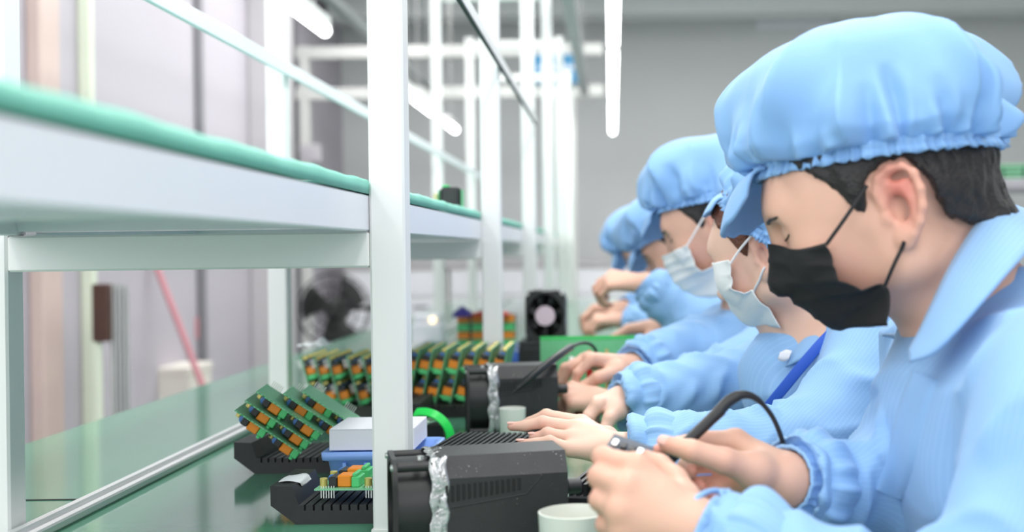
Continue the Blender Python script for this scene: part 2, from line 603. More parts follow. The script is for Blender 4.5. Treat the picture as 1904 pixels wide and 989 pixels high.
# ------------------------------------------------------------------ the workbench (one long thing) and the white rack standing on it
BX0, BX1, BY0, BY1 = -0.915, 0.10, 0.35, 7.3
bench = empty('workbench', (BX0, BY0, 0))
tag(bench, 'long glossy green topped workbench running away down the production line', 'workbench')
def L(o, root):                 # keep world placement under a moved root
    o.location = -Vector(root.location); return o
L(MB().box((BX0, BY0, TZ-0.03), (BX1, BY1, TZ), bev=0.003).build('bench_top', M['bench'], bench), bench)
for y in (0.5, 2.4, 4.6, 7.0):
    for x in (BX0+0.06, BX1-0.1):
        L(MB().box((x-0.02, y-0.02, 0), (x+0.02, y+0.02, TZ-0.03), bev=0.002).build('leg', M['white_paint'], bench), bench)
rail = MB()
rail.box((-0.622, BY0, TZ), (-0.610, BY1, TZ+0.010), bev=0.002).box((-0.600, BY0, TZ), (-0.588, BY1, TZ+0.010), bev=0.002).box((-0.61, BY0, TZ), (-0.60, BY1, TZ+0.004))
ro = L(rail.build('edge_rail', M['aluminium'], bench), bench)
ro['label'] = 'slotted aluminium rail let into the green bench top'
L(MB().box((-0.627, BY0, TZ-0.001), (-0.622, BY1, TZ+0.0015)).build('rail_shadow_line', M['dark_gap_shade'], bench), bench)  # dark strip painted in as the shadow line beside the rail
L(MB().box((BX0, 1.47, TZ-0.001), (-0.63, 1.474, TZ+0.001)).build('sheet_seam', M['dark_gap_shade'], bench), bench)

D1, DS, NP = 1.28, 1.10, 6
PF, PR, PW = -0.2326, -0.645, 0.0185      # front posts, rear posts, half width
rack = empty('shelf_rack', (PF, D1, TZ))
tag(rack, 'white painted steel shelf rack standing along the bench on square posts', 'rack')
ys = [D1 + PW + i*DS for i in range(NP)]
for i, y in enumerate(ys):
    for x in (PF, PR):
        mb = MB().box((x-PW, y-PW, TZ), (x+PW, y+PW, CAMZ+0.98), bev=0.0025)
        if i < 3: mb.box((x-PW-0.0015, y-PW-0.0015, TZ), (x+PW+0.0015, y+PW+0.0015, TZ+0.003))
        L(mb.build('post', M['white_paint'], rack), rack)
    z = CAMZ
    L(MB().box((PR+PW+0.0005, y-PW, z-0.0157), (PF-PW-0.0005, y+PW, z+0.0213), bev=0.002).build('cross_bar', M['white_paint'], rack), rack)
    L(MB().box((PR+PW+0.0005, y-PW, z+0.93), (PF-PW-0.0005, y+PW, z+0.965), bev=0.002).build('cross_bar', M['white_paint'], rack), rack)
# shelf decks between the posts: two side rails and a thin deck, one per bay
def deck(y0, y1):
    z0, z1 = CAMZ+0.0218, CAMZ+0.0592
    xr, xl = PF-PW-0.0006, PR+PW+0.0006
    mb = MB()
    mb.box((xr-0.012, y0, z0), (xr, y1, z1), bev=0.0015).box((xl, y0, z0), (xl+0.012, y1, z1), bev=0.0015)
    mb.box((xl+0.012, y0, z1-0.009), (xr-0.012, y1, z1))
    mb.box((xl+0.012, y0, z0+0.004), (xr-0.012, y0+0.02, z1-0.009)).box((xl+0.012, y1-0.02, z0+0.004), (xr-0.012, y1, z1-0.009))
    ym = (y0+y1)/2
    mb.box((xl+0.012, ym-0.02, z0+0.002), (xr-0.012, ym+0.02, z1-0.009))
    o = L(mb.build('shelf_deck', M['white_rail'], rack), rack)
    return xl, xr, z1
ends = [0.30] + ys
mats_green = []
words = ['nearest the camera, left of the first post', 'between the first and second front posts', 'between the second and third front posts',
         'between the third and fourth front posts', 'between the fourth and fifth front posts', 'in the last bay at the far end']
for i in range(NP):
    a, b = ends[i] + (0 if i == 0 else 0.0008), ends[i+1] - 0.0008
    if i: a += PW
    b -= PW if i < NP-1 else 0
    b += 0.018 if i == 0 else 0
    xl, xr, z1 = deck(a, b)
    n = 60
    yy = np.linspace(a+0.002, b-0.002, n)
    prof = [(xr+0.0005, 0.001), (xr+0.001, 0.012), (xr-0.004, 0.0165), (xr-0.02, 0.0178), (xl+0.02, 0.0178), (xl+0.002, 0.012), (xl+0.001, 0.001)]
    prof = np.array(prof); wv = np.sin(yy*31)*0.0006 + np.sin(yy*77+1)*0.0004
    G = np.zeros((n, len(prof), 3))
    for j, (x, z) in enumerate(prof):
        G[:, j] = np.stack([np.full(n, x), yy, z1 + z + wv*(1 if z > 0.005 else 0)], 1)
    o = grid_obj('bench_mat', G, M['mat_green'], None, thick=0.0006, flip=True)
    tag(o, 'turquoise rubber mat folded over the rack shelf ' + words[i], 'mat', 'turquoise mats along the rack shelf')
# long rails of the rack
for (x, z, y0, y1, t, m_, lab) in ((PR+PW+0.010, 0.352, 0.6, 6.8, 0.0085, 'white_rail', None), (PF+PW+0.005, 0.362, 1.1, 3.46, 0.0065, 'white_paint', 'slim pale lamp rail with a dark underside')):
    o = L(MB().box((x-t*.5, y0, CAMZ+z-t*1.5), (x+t*.5, y1, CAMZ+z+t*1.5), bev=0.001).build('long_rail', M[m_], rack), rack)
    if lab:
        o['label'] = lab
        L(MB().box((x-t*.5, y0, CAMZ+z-t*1.5-0.003), (x+t*0.4, y1, CAMZ+z-t*1.5-0.0002)).build('rail_shade_strip', M['dark_gap_shade'], rack), rack)  # dark strip standing in for shade under the lamp rail

# ------------------------------------------------------------------ tube lamps and conduits under the ceiling
def tube_lamp(x, y0, y1, z, label, group, r=0.019):
    t = empty('tube_lamp', (x, y0, z))
    tag(t, label, 'lamp', group)
    L(MB().tube([(x, y, z) for y in np.linspace(y0, y1, 8)], r, 16).build('tube', M['lamp'], t, smooth=True), t)
    L(MB().box((x-0.018, y0-0.01, z+r*0.8), (x+0.018, y1+0.01, z+r+0.03), bev=0.004).build('batten', M['white_paint'], t), t)
    for y in (y0-0.012, y1-0.008):
        L(MB().box((x-0.019, y, z-r*0.8), (x+0.019, y+0.02, z+r+0.01), bev=0.004).build('end_cap', M['white_paint'], t), t)
    for y in (y0+0.15, y1-0.15):
        L(MB().tube([(x, y, z+r+0.03), (x, y, 2.79)], 0.0025, 6).build('hanger', M['tin'], t), t)
zl = CAMZ + 0.745
tube_lamp(-0.955, 2.95, 4.16, zl, 'glowing white tube lamp left of the nearest tall post, top of the picture', 'ceiling tubes of the left row')
tube_lamp(-0.955, 5.08, 5.95, zl, 'glowing tube lamp right of the nearest post, second of the left lamp row', 'ceiling tubes of the left row')
tube_lamp(-0.955, 6.0, 6.92, zl, 'glowing tube lamp of the left row ending just before the short last one', 'ceiling tubes of the left row')
tube_lamp(-0.955, 7.22, 7.62, zl, 'short glowing tube lamp at the far end of the left row', 'ceiling tubes of the left row')
tube_lamp(0.014, 3.3, 4.5, zl, 'bright tube lamp hanging over the line, nearest of the straight right row', 'ceiling tubes of the right row')
tube_lamp(0.014, 4.56, 6.1, zl, 'bright tube lamp hanging over the line, middle of the right row', 'ceiling tubes of the right row')
tube_lamp(0.014, 6.16, 7.85, zl, 'bright tube lamp hanging over the line, end of the right row by the workers', 'ceiling tubes of the right row')
M['conduit'] = mat('conduit_grey', srgb(140, 142, 144), 0.5, 0.2)
def conduit(x, y0, y1, z, r, label):
    t = empty('conduit', (x, y0, z)); tag(t, label, 'conduit')
    L(MB().box((x-r, y0, z-r), (x+r, y1, z+r), bev=0.006).build('duct', M['conduit'], t), t)
    for y in np.arange(y0+0.2, y1, 0.9):
        L(MB().tube([(x, y, z+r), (x, y, 2.79)], 0.004, 6).build('hanger', M['conduit'], t), t)
conduit(-1.07, 2.6, 7.4, CAMZ+0.975, 0.022, 'grey cable duct hung above the left row of tube lamps')
conduit(-0.152, 4.2, 7.42, CAMZ+0.95, 0.026, 'grey cable duct hung left of the right row of tube lamps')

# far white steel frame with the blue sign
M['frame_paint'] = mat('frame_paint', srgb(206, 206, 204), 0.45, var=0.02)
fr = empty('steel_frame', (-0.6, 7.5, 0)); tag(fr, 'white steel gantry frame far behind the rack carrying a blue sign', 'frame')
for z, h in ((1.21, 0.035), (0.96, 0.035)):
    L(MB().box((-1.9, 7.47, CAMZ+z-h), (-0.04, 7.53, CAMZ+z+h), bev=0.004).build('beam', M['frame_paint'], fr), fr)
for x in (-1.85, -0.24):
    L(MB().box((x-0.03, 7.472, 0), (x+0.03, 7.528, CAMZ+1.25), bev=0.004).build('post', M['frame_paint'], fr), fr)
M['sign_blue'] = mat('sign_blue', srgb(52, 128, 172), 0.5, var=0.03)
sg = empty('hanging_sign', (-0.3, 7.44, CAMZ+1.08)); tag(sg, 'blue sign with a pale blurred line of lettering on the far white frame', 'sign')
L(MB().box((-0.455, 7.43, CAMZ+1.0), (-0.15, 7.445, CAMZ+1.172), bev=0.002).build('sign_panel', M['sign_blue'], sg), sg)
rnd = random.Random(4)
mb = MB(); x = -0.43
while x < -0.18:
    wd = rnd.uniform(0.012, 0.022)
    mb.box((x, 7.427, CAMZ+1.083), (x+wd, 7.431, CAMZ+1.102)); mb.box((x, 7.427, CAMZ+1.106), (x+wd*0.7, 7.431, CAMZ+1.112)); x += wd+0.006
L(mb.build('sign_lettering', M['card_white'], sg), sg)

# things along the left wall
Y = 4.25
pr = W(200, 525, Y)
for i in range(4):
    a, b = W(203+i*8, 525+i*2, Y+0.02*i), W(210+i*8, 760, Y+0.02*i)
    t = MB()
    x0, x1 = a[0], a[0]+0.0125
    for q in (0, 0.0085): t.box((x0+q, a[1], 0), (x0+q+0.004, a[1]+0.03, a[2]))
    t.box((x0, a[1]+0.011, 0), (x1, a[1]+0.017, a[2]))
    o = t.build('aluminium_profile', M['aluminium'])
    tag(o, ['tall aluminium profile standing right against the dark brown block', 'tall aluminium profile, second from the dark brown block',
            'tall aluminium profile, third from the dark brown block', 'tall aluminium profile farthest right of the upright bundle'][i], 'profile', 'aluminium profiles standing by the left wall')
M['brown'] = mat('brown_wood', srgb(74, 46, 38), 0.6, var=0.2, vscale=20)
bp = empty('marking_post', (W(186, 600, 4.2)[0], 4.2, 0)); tag(bp, 'pale upright post with a dark brown block at its top, by the left wall', 'post')
a, b = W(172, 528, 4.2), W(202, 635, 4.2)
L(MB().box((a[0], 4.19, b[2]), (b[0], 4.23, a[2]), bev=0.004).build('block', M['brown'], bp), bp)
c = W(190, 635, 4.2)
L(MB().box((a[0]+0.004, 4.2, 0), (a[0]+0.022, 4.225, b[2]), bev=0.003).build('shaft', M['pale_strip'], bp), bp)
M['pink'] = mat('pink_bar', srgb(205, 140, 150), 0.5, var=0.05)
p0, p1 = W(285, 480, 5.2), W(366, 690, 5.2)
dz = (p1 - p0)/np.linalg.norm(p1-p0)
foot = p1 + dz*((0.0 - p1[2])/dz[2])
o = MB().tube([p0, p0*0.5+foot*0.5, foot + np.array([0, 0, 0.02])], 0.014, 10).build('leaning_bar', M['pink'], smooth=True)
tag(o, 'slim pink bar leaning diagonally near the left wall', 'bar')
p = W(318, 610, 5.8)
o = MB().box((WX, p[1]-0.03, p[2]-0.05), (WX+0.006, p[1]+0.06, p[2]+0.05), bev=0.002).build('wall_notice', M['pink'])
tag(o, 'small pink notice stuck on the left wall beside the pink bar', 'notice')
M['carton'] = mat('carton', srgb(222, 216, 208), 0.8, var=0.05)
a, b = W(276, 686, 5.3), W(352, 740, 5.3)
bx = empty('carton', ((a[0]+b[0])/2, 5.45, 0)); tag(bx, 'pale carton on the floor by the left wall below the pink bar', 'box')
L(MB().box((a[0], 5.3, 0), (b[0], 5.6, a[2]), bev=0.004).build('carton_body', M['carton'], bx), bx)
L(MB().box((a[0]-0.004, 5.296, a[2]-0.03), (b[0]+0.004, 5.604, a[2]+0.004), bev=0.004).build('lid', M['carton'], bx), bx)
a, b = W(234, 716, 5.1), W(250, 752, 5.1)
o = MB().box((a[0], 5.1, 0), (b[0], 5.16, a[2]), bev=0.006).box((a[0]+0.006, 5.11, a[2]-0.002), (b[0]-0.006, 5.15, a[2]+0.02), bev=0.003).build('fuse_box', M['conduit'])
tag(o, 'small dark grey box standing between the profiles and the pale carton', 'box')
# framed notice above the shelf on the left wall
a, b = W(556, 268, 7.3), W(596, 300, 7.3)
nb = empty('notice_board', (a[0], 7.3, a[2])); tag(nb, 'small grey framed notice low on the left wall behind the second rear post', 'notice')
L(MB().box((a[0], 7.3, b[2]), (b[0], 7.32, a[2]), bev=0.003).build('board', M['panel_grey'], nb), nb)
L(MB().box((a[0]+0.02, 7.295, b[2]+0.01), (b[0]-0.02, 7.301, a[2]-0.03)).build('sheet', M['wall_l'], nb), nb)
L(MB().box((a[0], 7.32, a[2]-0.04), (WX+0.001, 7.33, a[2]-0.02)).build('bracket', M['conduit'], nb), nb)

# industrial fan by the left wall
fc = W(622, 575, 6.3)
fn = empty('industrial_fan', (fc[0], 6.3, 0)); tag(fn, 'big black industrial fan blurred behind the left post', 'fan')
R = 0.185
cage = MB()
for rr, yy in ((R, 0), (R*0.97, -0.05), (R*0.7, -0.07), (R*0.4, -0.08)):
    cage.tube([(fc[0]+rr*math.cos(t), 6.3+yy, fc[2]+rr*math.sin(t)) for t in np.linspace(0, 2*PI, 49)], 0.004, 6, caps=False)
for k in range(20):
    t = 2*PI*k/20
    cage.tube([(fc[0]+q*R*math.cos(t), 6.3+yy, fc[2]+q*R*math.sin(t)) for q, yy in ((0.12, -0.085), (0.4, -0.08), (0.7, -0.07), (0.97, -0.05), (1, 0))], 0.0025, 5)
L(cage.build('cage', M['black'], fn), fn)
for k in range(3):
    G = np.zeros((8, 6, 3))
    for i, q in enumerate(np.linspace(0.15, 0.9, 8)):
        for j, s in enumerate(np.linspace(-0.5, 0.5, 6)):
            t = 2*PI*k/3 + 0.5 + s*1.15 + q*0.3
            G[i, j] = (fc[0]+q*R*math.cos(t), 6.28 + s*0.05, fc[2]+q*R*math.sin(t))
    L(grid_obj('blade', G, M['black'], fn, thick=0.004), fn)
Mx = Matrix.Translation((fc[0], 6.26, fc[2])) @ Matrix.Rotation(-PI/2, 4, 'X')
L(MB().lathe([(0.03, -0.03), (0.045, 0.0), (0.06, 0.06), (0.065, 0.16), (0.04, 0.19)], 24, Mx).build('motor', M['black'], fn, smooth=True), fn)
L(MB().tube([(fc[0], 6.40, fc[2]), (fc[0]+0.20, 6.40, fc[2])], 0.014, 10).tube([(fc[0]+0.2, 6.40, fc[2]+0.03), (fc[0]+0.2, 6.40, 0.03)], 0.018, 10).build('stand', M['black'], fn, smooth=True), fn)
L(MB().lathe([(0.0, 0), (0.2, 0), (0.2, 0.02), (0.04, 0.04), (0.0, 0.04)], 28, Matrix.Translation((fc[0]+0.2, 6.40, 0))).build('base', M['black'], fn, smooth=True), fn)

# far white cabinets and the things at the far end
def cabinet(x0, x1, y, h, label, slots):
    c = empty('cabinet', ((x0+x1)/2, y, 0)); tag(c, label, 'cabinet', 'white cabinets along the back wall')
    L(MB().box((x0, y, 0), (x1, y+0.5, h), bev=0.006).build('cabinet_body', M['white_paint'], c), c)
    L(MB().box((x0-0.01, y-0.02, h), (x1+0.01, y+0.5, h+0.03), bev=0.004).build('worktop', M['panel_grey'], c), c)
    n = 2
    for k in range(n):
        a = x0+0.01+(x1-x0-0.02)*k/n; b = x0+0.01+(x1-x0-0.02)*(k+1)/n
        d = L(MB().box((a+0.004, y-0.018, 0.08), (b-0.004, y-0.001, h-0.2), bev=0.003).build('door', M['white_rail'], c), c)
        h_ = L(MB().box(((a+b)/2-0.05, y-0.03, h-0.26), ((a+b)/2+0.05, y-0.016, h-0.245), bev=0.003).build('handle', M['conduit'], c), c)
    L(MB().box((x0+0.014, y-0.018, h-0.18), (x1-0.014, y-0.001, h-0.02), bev=0.003).build('drawer', M['white_rail'], c), c)
for i, (a, b) in enumerate(((-1.8, -1.12), (-1.1, -0.42), (-0.4, 0.28), (0.3, 0.98))):
    cabinet(a, b, 8.35, 0.92, ['white cabinet against the back wall at the far left corner', 'white back wall cabinet seen between the first and second posts',
                               'white back wall cabinet seen between the far posts and the workers', 'white back wall cabinet hidden behind the heads of the workers'][i], 0)
# pale vent panel high on the back wall
a, b = W(1405, 22, 8.98), W(1545, 52, 8.98)
vp = empty('wall_vent', (a[0], 8.98, b[2])); tag(vp, 'pale rectangular vent panel high on the grey back wall', 'vent')
L(MB().box((a[0], 8.95, b[2]), (b[0], 9.0, a[2]), bev=0.006).build('frame', M['card_white'], vp), vp)
mb = MB()
for k in range(4): mb.box((a[0]+0.02, 8.943, b[2]+0.02+k*0.022), (b[0]-0.02, 8.952, b[2]+0.03+k*0.022))
L(mb.build('louvre', M['card_white'], vp), vp)
# shelf unit at right with boards
ys_, zs = 5.2, W(1870, 340, 5.2)[2]
x0 = W(1822, 340, 5.2)[0]
sr = empty('side_shelf', (x0, ys_, 0)); tag(sr, 'grey shelf unit at the far right behind the nearest worker', 'shelf')
for z in (zs, zs-0.55):
    L(MB().box((x0, ys_, z-0.025), (x0+1.4, ys_+0.5, z+0.018), bev=0.004).build('shelf_board', M['wall_l'], sr), sr)
for x in (x0+0.02, x0+1.38):
    for y in (ys_+0.02, ys_+0.48):
        L(MB().box((x-0.015, y-0.015, 0), (x+0.015, y+0.015, zs-0.025)).build('leg', M['panel_grey'], sr), sr)
# ------------------------------------------------------------------ circuit boards
def pcb_material(name, base, line, scale):
    m = mat(name, base, 0.38, var=0.15, vscale=60)
    nt = m.node_tree; p = nt.nodes['Principled BSDF']
    src = p.inputs['Base Color'].links[0].from_socket
    tc = nt.nodes.new('ShaderNodeTexCoord')
    br = nt.nodes.new('ShaderNodeTexBrick')
    br.inputs['Scale'].default_value = scale
    br.inputs['Mortar Size'].default_value = 0.07
    br.inputs['Color1'].default_value = (0, 0, 0, 1); br.inputs['Color2'].default_value = (0.35, 0.35, 0.35, 1)
    br.inputs['Mortar'].default_value = (1, 1, 1, 1)
    mp = nt.nodes.new('ShaderNodeMapping')
    if 'bright' in name: mp.inputs['Rotation'].default_value = (PI/2, 0, 0)
    nt.links.new(tc.outputs['Object'], mp.inputs['Vector']); nt.links.new(mp.outputs['Vector'], br.inputs['Vector'])
    vo = nt.nodes.new('ShaderNodeTexVoronoi'); vo.inputs['Scale'].default_value = scale*2.2
    nt.links.new(tc.outputs['Object'], vo.inputs['Vector'])
    lt = nt.nodes.new('ShaderNodeMath'); lt.operation = 'LESS_THAN'; lt.inputs[1].default_value = 0.28
    nt.links.new(vo.outputs['Distance'], lt.inputs[0])
    mxm = nt.nodes.new('ShaderNodeMath'); mxm.operation = 'MAXIMUM'
    nt.links.new(br.outputs['Color'], mxm.inputs[0]); nt.links.new(lt.outputs[0], mxm.inputs[1])
    sc_ = nt.nodes.new('ShaderNodeMath'); sc_.operation = 'MULTIPLY'; sc_.inputs[1].default_value = 0.8
    nt.links.new(mxm.outputs[0], sc_.inputs[0])
    mx = nt.nodes.new('ShaderNodeMix'); mx.data_type = 'RGBA'
    nt.links.new(sc_.outputs[0], mx.inputs['Factor']); nt.links.new(src, mx.inputs['A']); mx.inputs['B'].default_value = line
    nt.links.new(mx.outputs['Result'], p.inputs['Base Color'])
    return m
M['pcb'] = pcb_material('pcb_green', srgb(46, 150, 84), srgb(150, 215, 175), 90)
M['pcb_bright'] = pcb_material('pcb_bright_green', srgb(30, 150, 74), srgb(120, 200, 150), 120)

def board_proto(wy, rows, zs=1.0):
    """board lying in x (0.098) and y (wy), components on +z"""
    root = empty('circuit_board')
    MB().box((0, 0, 0), (0.098, wy, 0.0016)).build('board', M['pcb'], root)
    def part(name, m, mb, loc):
        o = mb.build(name, m, root, smooth=False); o.location = loc; return o
    tr = MB().box((-.0075, -.0115, 0), (.0075, .0115, .0145*zs), bev=.0012)
    fe = MB().box((-.0045, -.013, 0), (.0045, .013, .0125*zs), bev=.001)
    te = MB().box((-.0045, -.013, 0), (.0045, .013, .013*zs), bev=.001).box((-.0035, -.0125, .013*zs), (.001, .0125, .0175*zs), bev=.001)
    dc = MB().lathe([(0, 0), (.0045, .0005), (.005, .0018), (.0045, .003), (0, .0035)], 14, rotM(x=PI/2, loc=(0, .0017, .0065))).tube([(-.002, 0, 0), (-.002, 0, .003)], .0005, 5).tube([(.002, 0, 0), (.002, 0, .003)], .0005, 5)
    ec = MB().lathe([(.0, 0), (.0042, 0), (.0042, .0085), (.0038, .0092), (0, .009)], 16)
    meshes = {}
    def put(key, name, m, mb, loc):
        if key not in meshes:
            meshes[key] = part(name, m, mb, loc)
        else:
            o = meshes[key].copy(); COL.objects.link(o); o.location = loc
    for u in (0.0, 0.049):
        for k in range(rows):
            y = wy*(k+0.5)/rows
            put('e', 'electrolytic_capacitor', M['gold'], ec, (u+.0065, y-.006, .0016))
            put('d', 'disc_capacitor', M['cap_blue'], dc, (u+.0135, y+.004, .0016))
            put('f', 'ferrite_core', M['black'], fe, (u+.0180, y, .0016))
            put('t', 'transformer', M['orange'], tr, (u+.0302, y, .0016))
            put('g', 'terminal_block', M['terminal'], te, (u+.0430, y, .0016))
    for u in (0.006, 0.055):
        mb = MB()
        for q in range(6): mb.box((u+q*.0028, .004, -.009), (u+q*.0028+.001, .005, .004))
        mb.build('pin_header', M['tin'], root)
    return root

short = board_proto(0.085, 2, 0.88)
longb = board_proto(0.19, 5, 1.2)
used = {id(short): False, id(longb): False}
def put_board(proto, Mx, label, group):
    if not used[id(proto)]:
        o = proto; used[id(proto)] = True
    else:
        o = copy_tree(proto)
    o.matrix_world = Mx
    return tag(o, label, 'circuit board', group)
def frame(o, x, y, z):
    return Matrix(((x[0], y[0], z[0], o[0]), (x[1], y[1], z[1], o[1]), (x[2], y[2], z[2], o[2]), (0, 0, 0, 1)))

# the tilted pile on the left tray
a = math.radians(35)
yaw = Matrix.Rotation(math.radians(7), 3, 'Z')
bx_ = yaw @ Vector((math.cos(a), 0, -math.sin(a))); bz_ = yaw @ Vector((-math.sin(a), 0, -math.cos(a))); by_ = bz_.cross(bx_)
pile = ['lowest tilted circuit board of the pile on the left black tray', 'second lowest tilted circuit board of the pile on the left black tray',
        'middle tilted circuit board of the pile on the left black tray', 'second highest tilted board of the pile on the left black tray',
        'highest tilted circuit board of the pile, nearest the white box lid']
for i, (px, py, dY) in enumerate(((437, 762, 0), (456, 744, .004), (477, 727, .008), (527, 731, .03), (562, 727, .05))):
    p = Vector(W(px, py, 1.545+dY)) - by_*0.085
    put_board(short, frame(p, bx_, by_, bz_), pile[i], 'tilted circuit boards on the left tray')
# single board on the near tray
p = Vector(W(584, 906, 1.335))
put_board(short, rotM(z=math.radians(-2), loc=(p.x, 1.335, TZ+0.0335)), 'single circuit board standing on its pins on the tray beside the nearest post', None)

# long boards leaning in the row behind
ordw = ['first', 'second', 'third', 'fourth', 'fifth', 'sixth', 'seventh', 'eighth']
t = math.radians(15)
bx_, bz_ = Vector((math.sin(t), 0, -math.cos(t))), Vector((math.cos(t), 0, math.sin(t))); by_ = bz_.cross(bx_)
for k, px in enumerate((555, 579, 604, 640, 668, 697, 726)):
    tz = TZ + 0.002 + 0.098*math.cos(t)
    Yk = 2.31
    X = (px - VPX)*Yk/F
    put_board(longb, frame((X, Yk, tz), bx_, by_, bz_), ordw[k] + ' long circuit board from the left in the row leaning left of the post', 'long boards leaning left of the nearest post')
t = math.radians(13)
bx_, bz_ = Vector((-math.sin(t), 0, -math.cos(t))), Vector((-math.cos(t), 0, math.sin(t))); by_ = bz_.cross(bx_)
for k, px in enumerate((778, 803, 829, 857, 885, 913, 942)):
    Yk = 2.18
    tz = TZ + 0.0215 + 0.098*math.cos(t)
    X = (px - VPX)*Yk/F
    put_board(longb, frame((X, Yk+0.19, tz), bx_, by_, bz_), ordw[k] + ' long circuit board from the left in the row leaning right of the post', 'long boards leaning right of the nearest post')
# flat stack farther back
words5 = ['bottom', 'second lowest', 'middle', 'second highest', 'top']
X = W(838, 600, 3.3)[0]
for k in range(5):
    z = TZ + .001 + k*0.0225
    root = empty('circuit_board', (X, 3.40, z)); tag(root, words5[k] + ' circuit board of the flat stack far behind the second post', 'circuit board', 'flat circuit boards stacked behind the second post')
    MB().box((0, 0, 0), (.165, .09, .0016)).build('board', M['pcb'], root)
    for q in range(4):
        a_ = .004+q*.041
        MB().box((a_, .002, .0017), (a_+.034, .022, .0205), bev=.0015).build('transformer' if k % 2 == 0 else 'terminal_block', M['orange' if k % 2 == 0 else 'terminal'], root)
        MB().box((a_, .03, .0017), (a_+.034, .08, .0205), bev=.0015).build('ferrite_core', M['black'], root)
for nm, m_, lo, hi, lab in (('component_bag', 'red_bag', (X+.05, 3.34, TZ+.112), (X+.15, 3.41, TZ+.130), 'red bag of parts lying on the flat stack of boards behind the second post'),
                            ('component_bag', 'purple_bag', (X+.0, 3.33, TZ+.112), (X+.047, 3.41, TZ+.140), 'purple bag of parts lying left of the red one on the flat board stack')):
    M[m_] = mat(m_, srgb(196, 70, 60) if 'red' in m_ else srgb(72, 60, 150), 0.5)
    n = 14
    uu, vv = np.meshgrid(np.linspace(0, 1, n), np.linspace(0, 1, n))
    bul = (np.sin(PI*uu)*np.sin(PI*vv))**0.5
    top = np.stack([lo[0]+(hi[0]-lo[0])*uu, lo[1]+(hi[1]-lo[1])*vv, lo[2]+0.006+(hi[2]-lo[2]-0.006)*bul*(0.85+0.15*np.sin(9*uu+7*vv))], -1)
    o = grid_obj(nm, top, M[m_], thick=0.0)
    bot = top.copy(); bot[..., 2] = lo[2]
    o2 = MB()
    me = o.data; bpy.data.objects.remove(o)
    V = np.concatenate([top.reshape(-1, 3), bot.reshape(-1, 3)]); c = n
    i, j = np.meshgrid(np.arange(n-1), np.arange(n-1), indexing='ij'); i, j = i.ravel(), j.ravel()
    Q = np.stack([i*c+j, i*c+j+1, (i+1)*c+j+1, (i+1)*c+j], 1)
    ring = [(0, q) for q in range(n)] + [(q, n-1) for q in range(1, n)] + [(n-1, q) for q in range(n-2, -1, -1)] + [(q, 0) for q in range(n-2, 0, -1)]
    ring = [r*c+q for r, q in ring]; m0 = n*n
    R = np.array([[ring[k], ring[(k+1) % len(ring)], ring[(k+1) % len(ring)]+m0, ring[k]+m0] for k in range(len(ring))])
    o = mesh_obj(nm, V, np.concatenate([Q, (Q+m0)[:, ::-1], R[:, ::-1]]), M[m_])
    tag(o, lab, 'bag')
# upright panel of uncut boards
p = W(1004, 628, 2.34); q = W(1192, 628, 2.34)
pan = empty('backplane', (p[0], 2.33, TZ)); tag(pan, 'wide upright green circuit panel standing behind the working hands', 'circuit board')
lean = math.radians(8)
Mx = rotM(x=-lean, loc=(0, 0, 0.001))
hgt = (p[2]-TZ)/math.cos(lean)
MB().box((0, 0, 0), (q[0]-p[0], 0.0018, hgt), Mx).build('board', M['pcb_bright'], pan)
MB().box((0, -0.0006, hgt-0.006), (q[0]-p[0], 0.0024, hgt+0.001), Mx).build('rim', mat('panel_rim', srgb(40, 190, 90), 0.4), pan)
for k in range(2):
    for u in np.linspace(0.02, q[0]-p[0]-0.03, 5):
        MB().box((u, -0.004, hgt*0.25+k*0.05), (u+0.008, 0, hgt*0.25+k*0.05+0.006), Mx).build('chip', M['tin'] if k else M['black'], pan)
MB().box((0.123, -0.0035, 0.02), (0.129, 0, hgt*0.8), Mx).build('connector_strip', mat('tan_plastic', srgb(200, 170, 110), 0.5), pan)

# ------------------------------------------------------------------ black trays with slotted floors
def tray(loc, rz, wd, dp, label, sticker=False):
    o = empty('heat_sink_tray', loc, (0, 0, rz)); tag(o, label, 'tray', 'black slotted aluminium trays')
    h, f, t1, t2, ch = 0.0415, 0.0205, 0.023, 0.030, 0.027
    poly = [(0, f), (ch, 0), (wd-ch, 0), (wd, f), (wd, h), (wd-t1, h-.001), (wd-t2, f)]
    n = int((wd-2*t2)/0.0092)
    xs = np.linspace(wd-t2-.003, t2+.003, n*2)
    for k in range(0, len(xs)-1, 2):
        poly += [(xs[k], f), (xs[k], f-.006), (xs[k]-.0022, f-.006), (xs[k]-.0022, f)]
    poly += [(t2, f), (t1, h-.001), (0, h)]
    MB().prism(poly, 1, 0, dp).build('tray_body', M['black_metal'], o)
    if sticker:
        n = 12
        u = np.linspace(0, 1, n)
        path = spline([(-.001+.004, h+.0004), (t1-.001, h-.0002), (t1+.0025, h-.007)], n)
        G = np.zeros((n, 5, 3))
        for j, y in enumerate(np.linspace(.018, .062, 5)):
            G[:, j] = np.stack([path[:, 0]+.0006, np.full(n, y)+.012*u, path[:, 1]+.0004+0.0008*np.sin(u*9+j)], 1)
        s = grid_obj('sticker', G, M['paper'], o, thick=-.0002)
        s['label'] = 'torn white paper sticker'
    return o
p = WT(437, 881)
tray((W(435, 840, 1.632)[0], 1.632, TZ), math.radians(-2), 0.21, 0.13, 'black slotted tray under the tilted pile of boards', False)
p = WT(560, 972)
tray((W(503, 930, 1.322)[0], 1.322, TZ), math.radians(0), 0.185, 0.105, 'black slotted tray with a torn white sticker and a single board', True)
tray((W(525, 770, 2.0)[0], 2.02, TZ), 0, 0.22, 0.15, 'low black tray in front of the left leaning row of long boards')
tray((W(752, 770, 2.18)[0], 2.15, TZ), 0, 0.235, 0.222, 'black slotted tray under the right leaning row of long boards')

